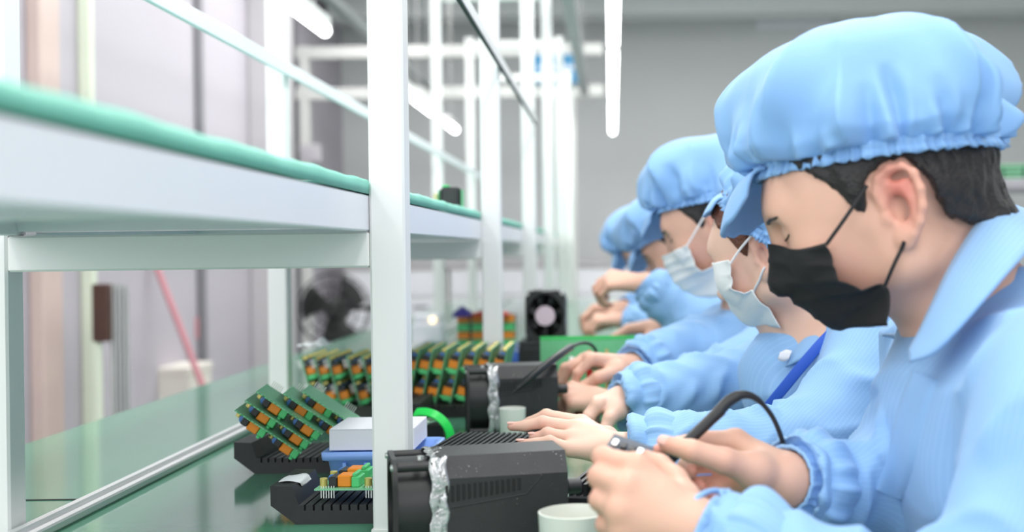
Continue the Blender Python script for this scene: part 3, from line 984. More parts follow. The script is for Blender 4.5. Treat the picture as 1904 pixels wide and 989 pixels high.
def fin_block(loc, rz, wd, dp, h, label):
    o = empty('heat_sink', loc, (0, 0, rz)); tag(o, label, 'heat sink')
    MB().box((0, 0, 0), (wd, dp, h-.012), bev=.002).build('base_plate', M['black_metal'], o)
    mb = MB()
    n = int(wd/.0072)
    for k in range(n): mb.box((.0015+k*wd/n, .002, h-.0125), (.0015+k*wd/n+.0038, dp-.002, h))
    mb.build('fins', M['black_metal'], o)
    return o
fin_block((W(790, 840, 1.50)[0], 1.51, TZ), math.radians(-8), 0.135, 0.15, 0.048, 'black finned heat sink block under the pointing fingers')
fin_block((W(1053, 940, 1.235)[0], 1.255, TZ), math.radians(-12), 0.075, 0.12, 0.052, 'black finned heat sink block right of the nearest power box')

# ------------------------------------------------------------------ power boxes with a taped-on fan
M['dusty'] = mat('black_dusty', (0.024, 0.024, 0.026, 1), 0.46, var=0.3, vscale=50, bump=0.15, bscale=500)
nt = M['dusty'].node_tree; pr_ = nt.nodes['Principled BSDF']; src = pr_.inputs['Base Color'].links[0].from_socket
tc = nt.nodes.new('ShaderNodeTexCoord'); vo = nt.nodes.new('ShaderNodeTexVoronoi'); vo.inputs['Scale'].default_value = 260
nt.links.new(tc.outputs['Object'], vo.inputs['Vector'])
nzz = nt.nodes.new('ShaderNodeTexNoise'); nzz.inputs['Scale'].default_value = 30; nt.links.new(tc.outputs['Object'], nzz.inputs['Vector'])
th = nt.nodes.new('ShaderNodeMapRange'); th.inputs[1].default_value = 0.5; th.inputs[2].default_value = 0.75; th.inputs[3].default_value = 0.0; th.inputs[4].default_value = 0.2
nt.links.new(nzz.outputs['Fac'], th.inputs[0])
lt = nt.nodes.new('ShaderNodeMath'); lt.operation = 'LESS_THAN'; nt.links.new(vo.outputs['Distance'], lt.inputs[0]); nt.links.new(th.outputs[0], lt.inputs[1])
mx = nt.nodes.new('ShaderNodeMix'); mx.data_type = 'RGBA'; nt.links.new(lt.outputs[0], mx.inputs['Factor']); nt.links.new(src, mx.inputs['A'])
mx.inputs['B'].default_value = (0.3, 0.3, 0.28, 1); nt.links.new(mx.outputs['Result'], pr_.inputs['Base Color'])

def power_box(loc, rz, label, length=0.122, H=0.107, cord=True, disc=False):
    o = empty('power_box', loc, (0, 0, rz)); tag(o, label, 'power box', 'black power boxes with taped fans')
    dp, ft = 0.085, 0.041
    fz = H*0.985
    # fan: two square flanges and the round duct between them, hub and blades inside
    fr_ = MB()
    for x0, x1 in ((0, .0045), (ft-.0045, ft)):
        n = 40; half = fz/2; cy, cz = dp/2, half; vs = []; r = half*0.9
        for k in range(n):
            an = 2*PI*k/n; c, s = math.cos(an), math.sin(an)
            m_ = 1/max(abs(c), abs(s)); q = min(m_*half*0.999, half*1.28)
            for x in (x0, x1):
                vs.append((x, cy+c*q*dp/fz, cz+s*q)); vs.append((x, cy+c*r*dp/fz, cz+s*r))
        fs = []
        for k in range(n):
            a_, b_ = 4*k, 4*((k+1) % n)
            fs += [(a_, b_, b_+1, a_+1), (a_+2, a_+3, b_+3, b_+2), (a_, a_+2, b_+2, b_), (a_+1, b_+1, b_+3, a_+3)]
        fr_.add(vs, fs)
    n = 48; vs = []; fs = []
    for k in range(n):
        an = 2*PI*k/n; c, s = math.cos(an), math.sin(an)
        for x in (.004, ft-.004):
            for r in (.955, .89):
                vs.append((x, dp/2+c*r*dp/2, fz/2+s*r*fz/2))
    for k in range(n):
        a_, b_ = 4*k, 4*((k+1) % n)
        fs += [(a_, b_, b_+2, a_+2), (a_+1, a_+3, b_+3, b_+1), (a_, a_+1, b_+1, b_), (a_+2, b_+2, b_+3, a_+3)]
    fr_.add(vs, fs)
    for yy in (.006, dp-.006):
        for zz in (.006, fz-.006):
            fr_.tube([(.0045, yy, zz), (ft-.0045, yy, zz)], .0045, 10)
    fr_.build('fan_frame', M['black'], o, smooth=True)
    sc = MB()
    for yy in (.006, dp-.006): MB().lathe([(0, 0), (.0032, 0), (.0026, .002), (0, .0024)], 12, rotM(y=-PI/2, loc=(0, yy, fz-.006))).build('screw', M['tin'], o)
    sc.tube([(.026, .012, fz-.0005), (.026, .012, fz+.003)], .0035, 8)
    sc.build('screw', M['tin'], o)
    Mx_ = rotM(y=PI/2, loc=(.006, dp/2, fz/2))
    MB().lathe([(0, 0), (.017, 0), (.019, .002), (.019, .026), (0, .026)], 24, Mx_).build('hub', M['black_gloss'], o, smooth=True)
    if disc:
        MB().lathe([(0, -.001), (.021, -.001), (.0215, -.0004), (.0215, 0), (0, 0)], 32, Mx_).build('hub_label', M['pink_label'], o)
    for k in range(7):
        G = np.zeros((6, 4, 3))
        for i, q in enumerate(np.linspace(.018, fz*.435, 6)):
            for j, s in enumerate(np.linspace(0, 1, 4)):
                an = 2*PI*k/7 + s*.75 + q*4
                G[i, j] = (.010+.02*s, dp/2+q*math.cos(an)*dp/fz, fz/2+q*math.sin(an))
        grid_obj('blade', G, M['black'], o, thick=.0012)
    # silver tape over the joint
    n = 60; rows = 8; G = np.zeros((rows, n, 3))
    half = fz/2
    for j in range(n):
        an = 2*PI*j/n; c, s = math.cos(an), math.sin(an)
        q = min(1/max(abs(c), abs(s)), 1.3)
        for i in range(rows):
            u = i/(rows-1)
            cr = 1.02 + .022*math.sin(j*1.9+i*2.1)*math.sin(PI*u) + .012*math.sin(j*0.7+i)
            G[i, j] = (ft-.007+.016*u + .0015*math.sin(j*1.3), dp/2+c*q*cr*dp/2, max(.001, half+s*q*cr*half))
    tp = grid_obj('tape', G, M['tape'], o, thick=.0005, wrap=True)
    tp['label'] = 'crinkled silvery clear tape'
    # the box: chamfered top edges
    x0, x1 = ft+.0005, ft+length
    c = .012
    poly = [(0, 0), (dp, 0), (dp, H-c*.7), (dp-c, H), (c, H), (0, H-c*1.6)]
    MB().prism(poly, 0, x0, x1).build('body', M['dusty'], o)
    zt = H-c*1.6
    ln = MB()
    for a_, b_ in (((x0+.002, zt-.028), (x1-.040, zt-.018)), ((x1-.040, zt-.018), (x1-.024, zt-.001))):
        ln.tube([(a_[0], -.0002, a_[1]), (b_[0], -.0002, b_[1])], .0007, 6)
    ln.build('ridge', M['black_metal'], o)
    for k in range(14):
        xx = x0+.006+k*.0052
        MB().box((xx, -.0012, zt-.022+k*.0006), (xx+.0026, .004, zt-.006+k*.0003), bev=.0006).build('vent_slot', M['dark_gap_shade'], o)
    Mk = rotM(y=PI/2, loc=(x1, dp*.3, H*.62))
    MB().lathe([(0, 0), (.009, 0), (.009, .004), (.0075, .005), (.0075, .017), (.0065, .018), (0, .018)], 24, Mk).build('knob', M['black'], o, smooth=True)
    MB().tube([(x1, dp*.3, H*.2), (x1+.012, dp*.3, H*.2)], .005, 10).build('terminal', M['tin'], o)
    return o
M['pink_label'] = mat('pink_label', srgb(226, 200, 214), 0.5, var=0.12, vscale=90)
M['dark_gap_shade2'] = M['dark_gap_shade']
power_box((W(731, 900, 1.13)[0], 1.13, TZ), math.radians(14), 'large black power box with taped fan in front of the nearest post', H=.099)
power_box((W(868, 740, 1.94)[0], 1.94, TZ), math.radians(9), 'black power box with taped fan standing behind the pointing hand', length=.103)
X = W(960, 600, 2.62)[0]
o = MB().box((X, 2.66, TZ), (X+0.14, 2.80, TZ+0.094), bev=.004).box((X+.01, 2.655, TZ+.02), (X+.13, 2.662, TZ+.08), bev=.002).build('equipment_case', M['black_metal'])
tag(o, 'low black equipment case under the fan with the pink round label', 'case')
power_box((W(1050, 600, 2.66)[0], 2.665, TZ+0.095), math.radians(90), 'black fan box with a round pinkish label facing the camera', disc=True, length=.10)

# ------------------------------------------------------------------ white box lid on a blue bin
a, b = W(600, 840, 1.5), W(800, 840, 1.5)
bn = empty('plastic_bin', (a[0], 1.50, TZ)); tag(bn, 'shallow blue plastic bin behind the nearest post, under a white lid', 'bin')
wd, dp, h = b[0]-a[0], 0.115, 0.047
def ring(x0, y0, x1, y1, z, r=.008, n=5):
    P = []
    for cx, cy, a0 in ((x1-r, y0+r, -PI/2), (x1-r, y1-r, 0), (x0+r, y1-r, PI/2), (x0+r, y0+r, PI)):
        for k in range(n):
            an = a0 + PI/2*k/(n-1); P.append((cx+r*math.cos(an), cy+r*math.sin(an), z))
    return P
rows = [ring(.012, .012, wd-.012, dp-.012, 0), ring(.010, .010, wd-.010, dp-.010, .001), ring(.004, .004, wd-.004, dp-.004, h-.010), ring(-.002, -.002, wd+.002, dp+.002, h-.009),
        ring(-.003, -.003, wd+.003, dp+.003, h), ring(0, 0, wd, dp, h+.001), ring(.006, .006, wd-.006, dp-.006, h-.002), ring(.013, .013, wd-.013, dp-.013, .004), ring(.06, .045, wd-.06, dp-.045, .003, r=.002)]
grid_obj('bin_shell', rows, M['bin_blue'], bn, wrap=True)
nv = len(rows[0])
mesh_obj('bin_floor', rows[0]+rows[-1], [tuple(reversed(range(nv))), tuple(range(nv, 2*nv))], M['bin_blue'], bn, False)
for k in range(4):
    MB().box((wd*(k+1)/5-.002, -.001, .008), (wd*(k+1)/5+.002, .006, h-.012)).build('rib', M['bin_blue'], bn)
a2, b2 = W(607, 800, 1.49), W(766, 800, 1.49)
lid = empty('box_lid', (a2[0], 1.505, TZ+h+.0025)); tag(lid, 'white cardboard box lid lying on the blue plastic bin', 'lid')
lw, ld, lh = b2[0]-a2[0], 0.105, 0.026
MB().box((0, 0, lh-.0015), (lw, ld, lh), bev=.0006).build('top_panel', M['card_white'], lid)
MB().box((0, 0, 0), (lw, .0015, lh-.0016)).box((0, ld-.0015, 0), (lw, ld, lh-.0016)).box((0, .0016, 0), (.0015, ld-.0016, lh-.0016)).box((lw-.0015, .0016, 0), (lw, ld-.0016, lh-.0016)).build('side_wall', M['card_white'], lid)

# ------------------------------------------------------------------ cups, cable coil and bits
def cup(px, Y, dia, h, label, group=None):
    X = W(px, 800, Y)[0]
    r = dia/2
    o = MB().lathe([(0, 0), (r*.9, 0), (r*.93, .002), (r, h-.004), (r*1.01, h), (r*.97, h+.0005), (r*.955, h-.004), (r*.89, .004), (0, .004)], 48, Matrix.Translation((X, Y, TZ))).build('cup', M['cup'], smooth=True)
    return tag(o, label, 'cup', group)
cup(1067, 1.085, 0.064, 0.0605, 'round white plastic cup in front of the large power box, lower edge of the picture')
cup(953, 1.90, 0.041, 0.048, 'small white plastic cup beside the second fan box')
o = empty('adapter_case', (W(768, 800, 1.78)[0], 1.79, TZ)); tag(o, 'black adapter case right of the nearest post inside the green cable', 'case')
MB().box((0, 0, 0), (.042, .06, .042), bev=.004).build('case_body', M['black'], o)
MB().tube([(.004, -.002, .030), (.02, -.008, .045), (.036, -.002, .048)], .004, 8).build('clip', M['tin'], o, smooth=True)
cx = W(782, 780, 1.76)
mb = MB()
for k in range(4):
    r = .034 + .0022*k; 
    mb.tube([(cx[0]+r*math.cos(q)*1.05, 1.775+.0035*k-.004*math.sin(q*2), TZ+.022+r*math.sin(q)) for q in np.linspace(-.35, 1.95-.05*k, 26)], .0021, 8)
o = mb.build('green_cable', M['bright_green'], smooth=True); tag(o, 'bright green cable loops standing beside the black adapter case', 'cable')
# tissue, blue jar, white box with lamp
p = W(972, 778, 1.98)
rng = np.random.default_rng(3)
u, v = np.meshgrid(np.linspace(-1, 1, 16), np.linspace(-1, 1, 16))
G = np.stack([p[0]+.018*u+.003*np.sin(5*v), 1.99+.02*v, TZ+.0015+.011*np.exp(-(u*u+v*v)*1.2)*(1+.5*np.sin(7*u+3*v))+.002*np.abs(np.sin(6*u+2*v))], -1)
tag(grid_obj('tissue', G, M['paper'], thick=-.0004), 'crumpled white tissue beside the small white cup', 'tissue')
p = W(580, 640, 2.27)
G = np.stack([p[0]+.026*u+.004*np.sin(5*v+1), 2.30+.034*v, TZ+.117+.004*np.abs(np.sin(4*u+2*v))+.012*np.exp(-((u-.3)**2+v*v)*5)], -1)
tag(grid_obj('paper_scrap', G, M['paper'], thick=-.0004), 'white paper scrap lying on top of the left leaning boards', 'paper')
p = W(960, 615, 3.0)
o = MB().lathe([(0, 0), (.019, 0), (.021, .003), (.021, .052), (.015, .060), (.015, .064), (0, .064)], 28, Matrix.Translation((p[0], 3.0, TZ+.0))).build('bottle', mat('bottle_blue', srgb(70, 110, 205), 0.3), smooth=True)
tag(o, 'small blue bottle left of the fan with the round label', 'bottle')
p, q = W(764, 585, 3.9), W(822, 585, 3.9)
wb = empty('inspection_lamp', (p[0], 3.9, TZ)); tag(wb, 'white plastic case with a small warm lamp glowing, far along the bench', 'lamp')
MB().box((0, 0, 0), (q[0]-p[0], .09, p[2]-TZ-.03), bev=.006).box((.005, .02, p[2]-TZ-.03), (q[0]-p[0]-.005, .085, p[2]-TZ), bev=.008).build('case', M['card_white'], wb)
MB().lathe([(0, -.010), (.008, -.006), (.011, 0), (.008, .004), (0, .005)], 20, rotM(x=PI/2, loc=(.066, .015, p[2]-TZ-.018))).build('bulb', mat('bulb', (1, .85, .55, 1), .4, emit=(1, .8, .45, 1), estr=1.2), wb, smooth=True)
# relay block on the rack shelf
p = W(836, 372, 2.2)
rb = empty('relay_block', (p[0]-.016, 2.20, CAMZ+.0777)); tag(rb, 'small black relay block with green boards on the turquoise shelf mat', 'relay')
MB().box((0, 0, 0), (.034, .034, .036), bev=.003).box((.006, -.002, .006), (.028, .001, .030), bev=.001).build('relay_body', M['black'], rb)
for x in (-.0045, .0362):
    MB().box((x, .002, 0), (x+.0018, .036, .032)).build('side_board', M['pcb_bright'], rb)
MB().box((.002, .004, .036), (.014, .03, .0405), bev=.001).build('terminal_block', M['terminal'], rb)
MB().box((-.014, .006, .001), (-.006, .022, .026), bev=.002).box((-.007, .010, .008), (-.0044, .014, .012)).build('connector', mat('cream_plastic', srgb(220, 205, 160), .5), rb)
# boards lying on the side shelf at the right
gs = bpy.data.materials.get('pcb_bright_green')
for k, (px, lab) in enumerate(((1846, 'left'), (1885, 'middle'), (1925, 'right'))):
    p = W(px, 335, 5.3)
    root = empty('board_tray', (p[0], 5.3, zs+.018)); tag(root, 'dark green board stack on the far right shelf, %s of the three' % lab, 'circuit board', 'board stacks on the side shelf')
    for q in range(4): MB().box((-.04, 0, q*.018), (.04, .12, q*.018+.012), bev=.001).build('board', M['pcb'], root)
    for q in range(3): MB().box((-.03, .01, q*.018+.012), (.03, .1, q*.018+.018)).build('spacer', M['black'], root)
# black lead and wand lying over the second power box
pts = spline([W(962, 722, 1.91), W(1000, 690, 1.925), W(1040, 660, 1.98), W(1070, 641, 2.1), W(1092, 638, 2.15), W(1106, 648, 2.2), W(1112, 668, 2.22)], 30)
wn = empty('soldering_iron', tuple(pts[0])); tag(wn, 'black soldering iron and lead arching behind the second pair of hands', 'soldering iron')
L(MB().tube(pts[:14], [.0045]*2+[.0062]*12, 12).build('grip', M['black'], wn, smooth=True), wn)
L(MB().tube(pts[13:], .003, 10).build('lead', M['black'], wn, smooth=True), wn)
L(MB().tube([pts[0]+np.array([-.010, -.004, -.009]), pts[0]], [.0010, .0034], 8).build('tip', M['black_metal'], wn, smooth=True), wn)
p = W(1096, 650, 2.2)
o = MB().lathe([(0, 0), (.006, 0), (.006, p[2]-TZ-.012), (.0045, p[2]-TZ-.004), (0, p[2]-TZ)], 16, Matrix.Translation((p[0], 2.2, TZ))).build('marker_pen', mat('red_plastic', srgb(214, 40, 40), .4), smooth=True)
tag(o, 'red topped marker standing behind the second pair of hands', 'pen')
# ------------------------------------------------------------------ people
def arr(*p): return np.array(p, float)

class Head:
    def __init__(s, ear, yaw, pitch, scale=1.0, roll=0.0):
        y, p = math.radians(yaw), math.radians(pitch)
        s.F = arr(-math.cos(y)*math.cos(p), math.sin(y)*math.cos(p), -math.sin(p))
        s.L = arr(-math.sin(y), -math.cos(y), 0)
        s.U = np.cross(s.F, s.L)
        if roll:
            r = math.radians(roll)
            L, U = s.L*math.cos(r)+s.U*math.sin(r), s.U*math.cos(r)-s.L*math.sin(r)
            s.L, s.U = L, U
        s.s = scale
        s.yaw, s.pitch = yaw, pitch
        s.R = np.stack([s.F, s.L, s.U], 1)
        s.c = np.asarray(ear) - s.R @ (arr(-.008, .078, 0)*scale)
    def __call__(s, f, l, u): return s.c + s.R @ (arr(f, l, u)*s.s)
    def inv(s, P): return (np.asarray(P) - s.c) @ s.R / s.s


def head_prims(h, female=False):
    S = h.s; R = h.R
    def ell(f, l, u, rf, rl, ru, k, op=1, tilt=None):
        RR = R if tilt is None else R @ tilt
        return EL(h(f, l, u), arr(rf, rl, ru)*S, RR, k*S, op)
    def rc(a, b, r1, r2, k, op=1): return RC(h(*a), h(*b), r1*S, r2*S, k*S, op)
    P = [ell(-.008, 0, .045, .097, .076, .086, .0),
         ell(.040, 0, .020, .052, .062, .055, .04),
         ell(.042, 0, -.018, .049, .056, .054, .035)]
    for s in (-1, 1):
        P.append(rc((.000, s*.054, -.044), (.062, s*.013, -.062), .016, .012, .03))
        P.append(rc((.002, s*.058, -.010), (.000, s*.054, -.044), .014, .015, .03))
    P += [ell(.067, 0, -.062, .013, .019, .013, .02),
          rc((.081, -.028, .034), (.081, .028, .034), .012, .012, .025)]
    for s in (-1, 1):
        P.append(ell(.060, s*.043, -.020, .022, .017, .018, .025))
        P.append(ell(.098, s*.030, .014, .013, .015, .0105, .014, -1))
        P.append(ell(.0780, s*.031, .013, .0135, .0140, .0125, .004))
    P += [rc((.091, 0, .014), (.108, 0, -.026), .0065, .0100, .014)]
    for s in (-1, 1):
        P.append(ell(.098, s*.012, -.031, .010, .0075, .0075, .008))
    P += [rc((.081, -.018, -.048), (.081, .018, -.048), .008, .008, .012)]
    # ears: plate, helix, antihelix, lobe, tragus and the hollow of the concha
    for s in (-1, 1):
        def e(a, b, o=0.0):
            wv = .0035 + .016*max(0, (.014 - a)/.034)
            return (-.008 + a - .1*b, s*(.0715 + wv + o), b)
        ca, sa = math.cos(-s*.42), math.sin(-s*.42)
        tilt = arr([ca, -sa, 0], [sa, ca, 0], [0, 0, 1]).T if False else np.array([[ca, -sa, 0], [sa, ca, 0], [0, 0, 1]])
        p0 = e(-.002, .003)
        P.append(EL(h(*p0), arr(.0165, .0040, .028)*S, R @ tilt, .006*S))
        hel = [(.012, .004), (.0155, .017), (.010, .028), (.000, .0325), (-.010, .0305), (-.0175, .022), (-.0195, .008), (-.0175, -.006), (-.0125, -.017), (-.006, -.025)]
        for q in range(len(hel)-1):
            P.append(RC(h(*e(*hel[q], .0015)), h(*e(*hel[q+1], .0015)), .0038*S, .0038*S, .003*S))
        P.append(EL(h(*e(.001, -.0265, .0)), arr(.009, .0045, .009)*S, R @ tilt, .006*S))
        ah = [(.002, .021), (-.007, .014), (-.0105, .003), (-.008, -.009)]
        for q in range(3):
            P.append(RC(h(*e(*ah[q], .0005)), h(*e(*ah[q+1], .0005)), .0030*S, .0030*S, .003*S))
        P.append(EL(h(*e(.0015, -.001, .0035)), arr(.0088, .0085, .0125)*S, R @ tilt, .004*S, -1))
        P.append(EL(h(*e(-.004, .0240, .0035)), arr(.0095, .0045, .0036)*S, R @ tilt, .003*S, -1))
        P.append(EL(h(*e(.0115, -.005, .0005)), arr(.0045, .0035, .0055)*S, R, .004*S))
    return P


def hand_prims(hd, sc=1.0, palm_k=.012):
    """hd: wrist, index..pinky [4 joints], thumb [4 joints] in world space"""
    w_ = hd['w']; P = []
    for i, f in enumerate(('index', 'middle', 'ring', 'pinky')):
        P.append(RC(w_, hd[f][0], .0165*sc, (.0115, .0118, .0112, .0102)[i]*sc, palm_k*sc))
    P.append(RC(w_ + (hd['thumb'][0]-w_)*.3, hd['thumb'][0], .0165*sc, .0135*sc, .012*sc))
    P.append(RC(hd['thumb'][0], hd['index'][0]*.5 + w_*.5, .013*sc, .011*sc, .012*sc))
    for i, f in enumerate(('index', 'middle', 'ring', 'pinky')):
        J = hd[f]; b = (1.0, 1.02, .98, .88)[i]*sc
        P.append(RC(J[0], J[1], .0100*b, .0084*b, .005*sc))
        P.append(RC(J[1], J[2], .0084*b, .0074*b, .0025*sc))
        P.append(RC(J[2], J[3], .0075*b, .0060*b, .0025*sc))
        P.append(EL(J[1], arr(.0088, .0088, .0088)*b, None, .003*sc))
    J = hd['thumb']
    P.append(RC(J[0], J[1], .0140*sc, .0112*sc, .009*sc))
    P.append(RC(J[1], J[2], .0108*sc, .0094*sc, .004*sc))
    P.append(RC(J[2], J[3], .0096*sc, .0072*sc, .003*sc))
    return P


def auto_hand(w_, d, n, left, curl=(25, 35, 25), spread=1.0, sc=1.0, thumb_in=0.25):
    d = nrm(d); n = nrm(np.asarray(n) - d*np.dot(n, d))
    t = np.cross(d, n)*(1 if left else -1)
    w_ = np.asarray(w_); hd = {'w': w_}
    base = {'index': (.086, .027), 'middle': (.088, .008), 'ring': (.083, -.011), 'pinky': (.074, -.028)}
    ln = {'index': (.041, .024, .019), 'middle': (.044, .027, .020), 'ring': (.040, .025, .019), 'pinky': (.031, .019, .017)}
    for i, f in enumerate(base):
        m_ = w_ + (d*base[f][0] + t*base[f][1]*1.0)*sc
        J = [m_]; an = 0; p = m_
        side = t*(.10, .02, -.06, -.14)[i]*spread
        for c, l in zip(curl, ln[f]):
            an += math.radians(c + (0, 3, 5, 6)[i])
            dr = nrm(d*math.cos(an) - n*math.sin(an) + side*max(0, math.cos(an)))
            p = p + dr*l*sc; J.append(p)
        hd[f] = J
    c = w_ + (d*.022 + t*.022 - n*.010)*sc
    m_ = c + nrm(d*.72 + t*.55 - n*.35)*.043*sc
    i_ = m_ + nrm(d*.88 + t*(.3-thumb_in) - n*.35)*.031*sc
    hd['thumb'] = [c, m_, i_, i_ + nrm(d*.93 - t*thumb_in - n*.35)*.026*sc]
    return hd


def limb_folds(pos, N, A, B, amp, period, ph, seed):
    """creases wrapped round a sleeve between A and B"""
    ax = nrm(B - A); ln = np.linalg.norm(B - A)
    t = (pos - A) @ ax
    rel = pos - A - t[:, None]*ax
    u = nrm(np.cross(ax, arr(.3, .2, 1))); v = np.cross(ax, u)
    ang = np.arctan2(rel @ v, rel @ u)
    nz = vnoise(np.stack([t*14, np.cos(ang)*1.3, np.sin(ang)*1.3], 1), seed)
    nz2 = vnoise(np.stack([t*30+5, np.cos(ang)*2.2, np.sin(ang)*2.2], 1), seed+3)
    wv = ridge(t/period + .30*np.sin(ang+ph) + .20*np.sin(2*ang+ph*2) + .45*nz)
    mask = np.clip(.55 + .7*nz2, 0, 1)
    return amp*wv*mask + amp*.5*nz2


def build_cap(root, C, Fv, Lv, Uv, seed, m_, s=1.0, H=.118, ext=(.044, .026, .034), visor_a=50, visor_len=.062, base=(.0925, .080), res=(64, 300), half_deg=40):
    rg = np.random.default_rng(seed)
    nt_, na = res
    th = np.linspace(0, 2*PI, na, endpoint=False)
    T = np.linspace(0, 1, nt_)
    kn = np.array([0, .08, .18, .28, .38, .50, .63, .76, .88, 1.0])
    ex = np.interp(T, kn, [0, .55, .92, 1.0, 1.0, 1, 1, 1, 1, 1])
    zz = np.array([0, .02, .13, .28, .45, .63, .79, .91, .98, 1.0])
    mm = np.array([1, 1.0, 1.0, 1.0, .985, .93, .80, .58, .30, 0.0])
    sm = lambda y: spline(np.stack([kn, y], 1), 400)
    mm_fix = 0
    z = np.interp(T, sm(zz)[:, 0], sm(zz)[:, 1]); m = np.clip(np.interp(T, sm(mm)[:, 0], sm(mm)[:, 1]), 0, None)
    m[-1] = 0
    TT, AA = np.meshgrid(T, th, indexing='ij')
    nzA = vnoise(np.stack([np.cos(AA)*2.4, np.sin(AA)*2.4, TT*2.0], -1), seed)
    nzB = vnoise(np.stack([np.cos(AA)*5, np.sin(AA)*5, TT*3.5+7], -1), seed+1)
    nzC = vnoise(np.stack([np.cos(AA)*1.5, np.sin(AA)*1.5, TT*1.2+3], -1), seed+2)
    cs, sn = np.cos(AA), np.sin(AA)
    ea = np.where(cs > 0, ext[0], ext[1])
    e_ = ea*cs*cs + ext[2]*sn*sn
    rf = (base[0] + ex[:, None]*e_)*m[:, None]; rl = (base[1] + ex[:, None]*e_)*m[:, None]
    # gathers spring from the band, merge into few soft folds and die out towards the crown
    warp = AA + .10*nzA + .05*nzB + .10*TT*nzC
    g1 = ridge(warp*21/(2*PI)); g2 = ridge(warp*11/(2*PI) + .3 + .25*nzA); g3 = ridge(warp*5/(2*PI) + .15*nzC + .1)
    env1 = np.exp(-((TT-.07)/.10)**2); env2 = np.exp(-((TT-.20)/.17)**2)*(.6+.6*nzB); env3 = np.exp(-((TT-.42)/.25)**2)
    disp = .0085*env1*g1 + .0230*env2*g2*np.clip(.75+nzA, .2, 1.4) + .0190*env3*g3 + .0100*nzC*np.minimum(1, TT*4)*(1-TT)**.5 + .0040*nzB*(1-TT)
    for c in range(30):
        tc_ = 2*PI*(c + rg.uniform(-.35, .35))/30; ln_ = rg.uniform(.14, .50); wd_ = rg.uniform(.022, .05); dp_ = rg.uniform(.35, 1.0)
        sl_ = rg.uniform(-.5, .5); dl = (AA - tc_ - sl_*TT - .05*nzB + PI) % (2*PI) - PI
        env = np.clip((ln_ - TT)/.12, 0, 1)*np.clip(TT/.03, 0, 1)
        x_c = dl/(wd_*(1 + 2.2*TT))
        disp = disp + dp_*env*(-.0085*np.exp(-x_c**2) + .0040*np.exp(-((np.abs(x_c) - 1.9)/.9)**2))
    G = np.zeros((nt_, na, 3))
    wF = (rf + disp*(m[:, None]**.5))*np.cos(AA); wL = (rl + disp*(m[:, None]**.5))*np.sin(AA)
    hz = H*z[:, None] + disp*(1-m[:, None])*1.2 - .010*ex[:, None]*np.clip(-cs, 0, 1)*0
    sag = -.012*np.exp(-((TT-.14)/.10)**2)*np.clip(nzA+.2, 0, 1) + .007*env3*g2*np.clip(.5+nzB, 0, 1.2)
    for a in range(3):
        G[..., a] = C[a] + s*(wF*Fv[a] + wL*Lv[a] + (hz+sag)*Uv[a])
    cap = grid_obj('cap', G, m_, root, wrap=True, attrs=None)
    # gathered elastic hem
    n2 = 480
    t2 = np.linspace(0, 2*PI, n2, endpoint=False)
    rw = [(.0035, .004), (.0065, .0005), (.0040, -.0028), (.0058, -.0062), (.0085, -.0115), (.0055, -.0112), (.001, -.004)]
    B = np.zeros((len(rw), n2, 3))
    gz = vnoise(np.stack([np.cos(t2)*9, np.sin(t2)*9, 0*t2], -1), seed+9)
    for i, (dr, dz) in enumerate(rw):
        q = .0016*ridge(t2*46/(2*PI) + .6*gz) + .0012*np.sin(t2*83+gz*4)
        if i in (4, 5): q = q*1.7; dzz = dz + .0010*np.sin(t2*52 + gz*3)
        else: dzz = dz + .0008*gz
        for a in range(3):
            B[i, :, a] = C[a] + s*((base[0]+dr+q)*np.cos(t2)*Fv[a] + (base[1]+dr+q)*np.sin(t2)*Lv[a] + dzz*Uv[a])
    grid_obj('elastic_hem', B, m_, cap, wrap=True, flip=True)
    # visor
    ns, nl = 41, 20
    V = np.zeros((nl, ns, 3)); st = np.zeros((nl, ns))
    aw = math.radians(visor_a)
    for j, u in enumerate(np.linspace(-1, 1, ns)):
        an = u*math.radians(half_deg)
        A_ = C + s*((base[0]+.005)*math.cos(an)*Fv + (base[1]+.005)*math.sin(an)*Lv - .004*Uv)
        od = nrm(Fv*math.cos(an*.55) + Lv*math.sin(an*.55))
        ln = visor_len*(1 - .55*abs(u)**4)
        for i, tt in enumerate(np.linspace(0, 1, nl)):
            aa = aw*(.75+.35*tt)
            p = A_ + s*ln*tt*(od*math.cos(aa) - Uv*math.sin(aa)) + s*.006*math.sin(PI*tt)*Uv + Lv*s*u*.006*tt
            V[i, j] = p + s*.0012*Uv*math.sin(j*.9+seed)*tt
            st[i, j] = math.sin(an)*.08
    o = grid_obj('visor', V, m_, cap, thick=.003*s)
    return cap


def in_poly(x, y, poly):
    """signed distance to a closed 2-D polygon (negative inside)"""
    P = np.asarray(poly); d = np.full(x.shape, 1e9); ins = np.zeros(x.shape, bool)
    for i in range(len(P)):
        a, b = P[i], P[(i+1) % len(P)]
        e = b-a; wx, wy = x-a[0], y-a[1]
        t = np.clip((wx*e[0]+wy*e[1])/(e@e), 0, 1)
        d = np.minimum(d, (wx-t*e[0])**2+(wy-t*e[1])**2)
        c = (a[1] > y) != (b[1] > y)
        xx = a[0] + (y-a[1])/np.where(b[1]-a[1] == 0, 1e-9, b[1]-a[1])*e[0]
        ins ^= c & (x < xx)
    d = np.sqrt(d)
    return np.where(ins, -d, d)

HAIRLINE = [(.066, .075), (.063, .066), (.050, .052), (.038, .036), (.030, .020), (.024, .008), (.019, .004), (.014, .012), (.010, .030), (-.008, .040), (-.026, .038),
            (-.040, .012), (-.043, -.020), (-.060, -.034), (-.090, -.042), (-.14, -.045), (-.14, .16), (.10, .16), (.085, .085)]

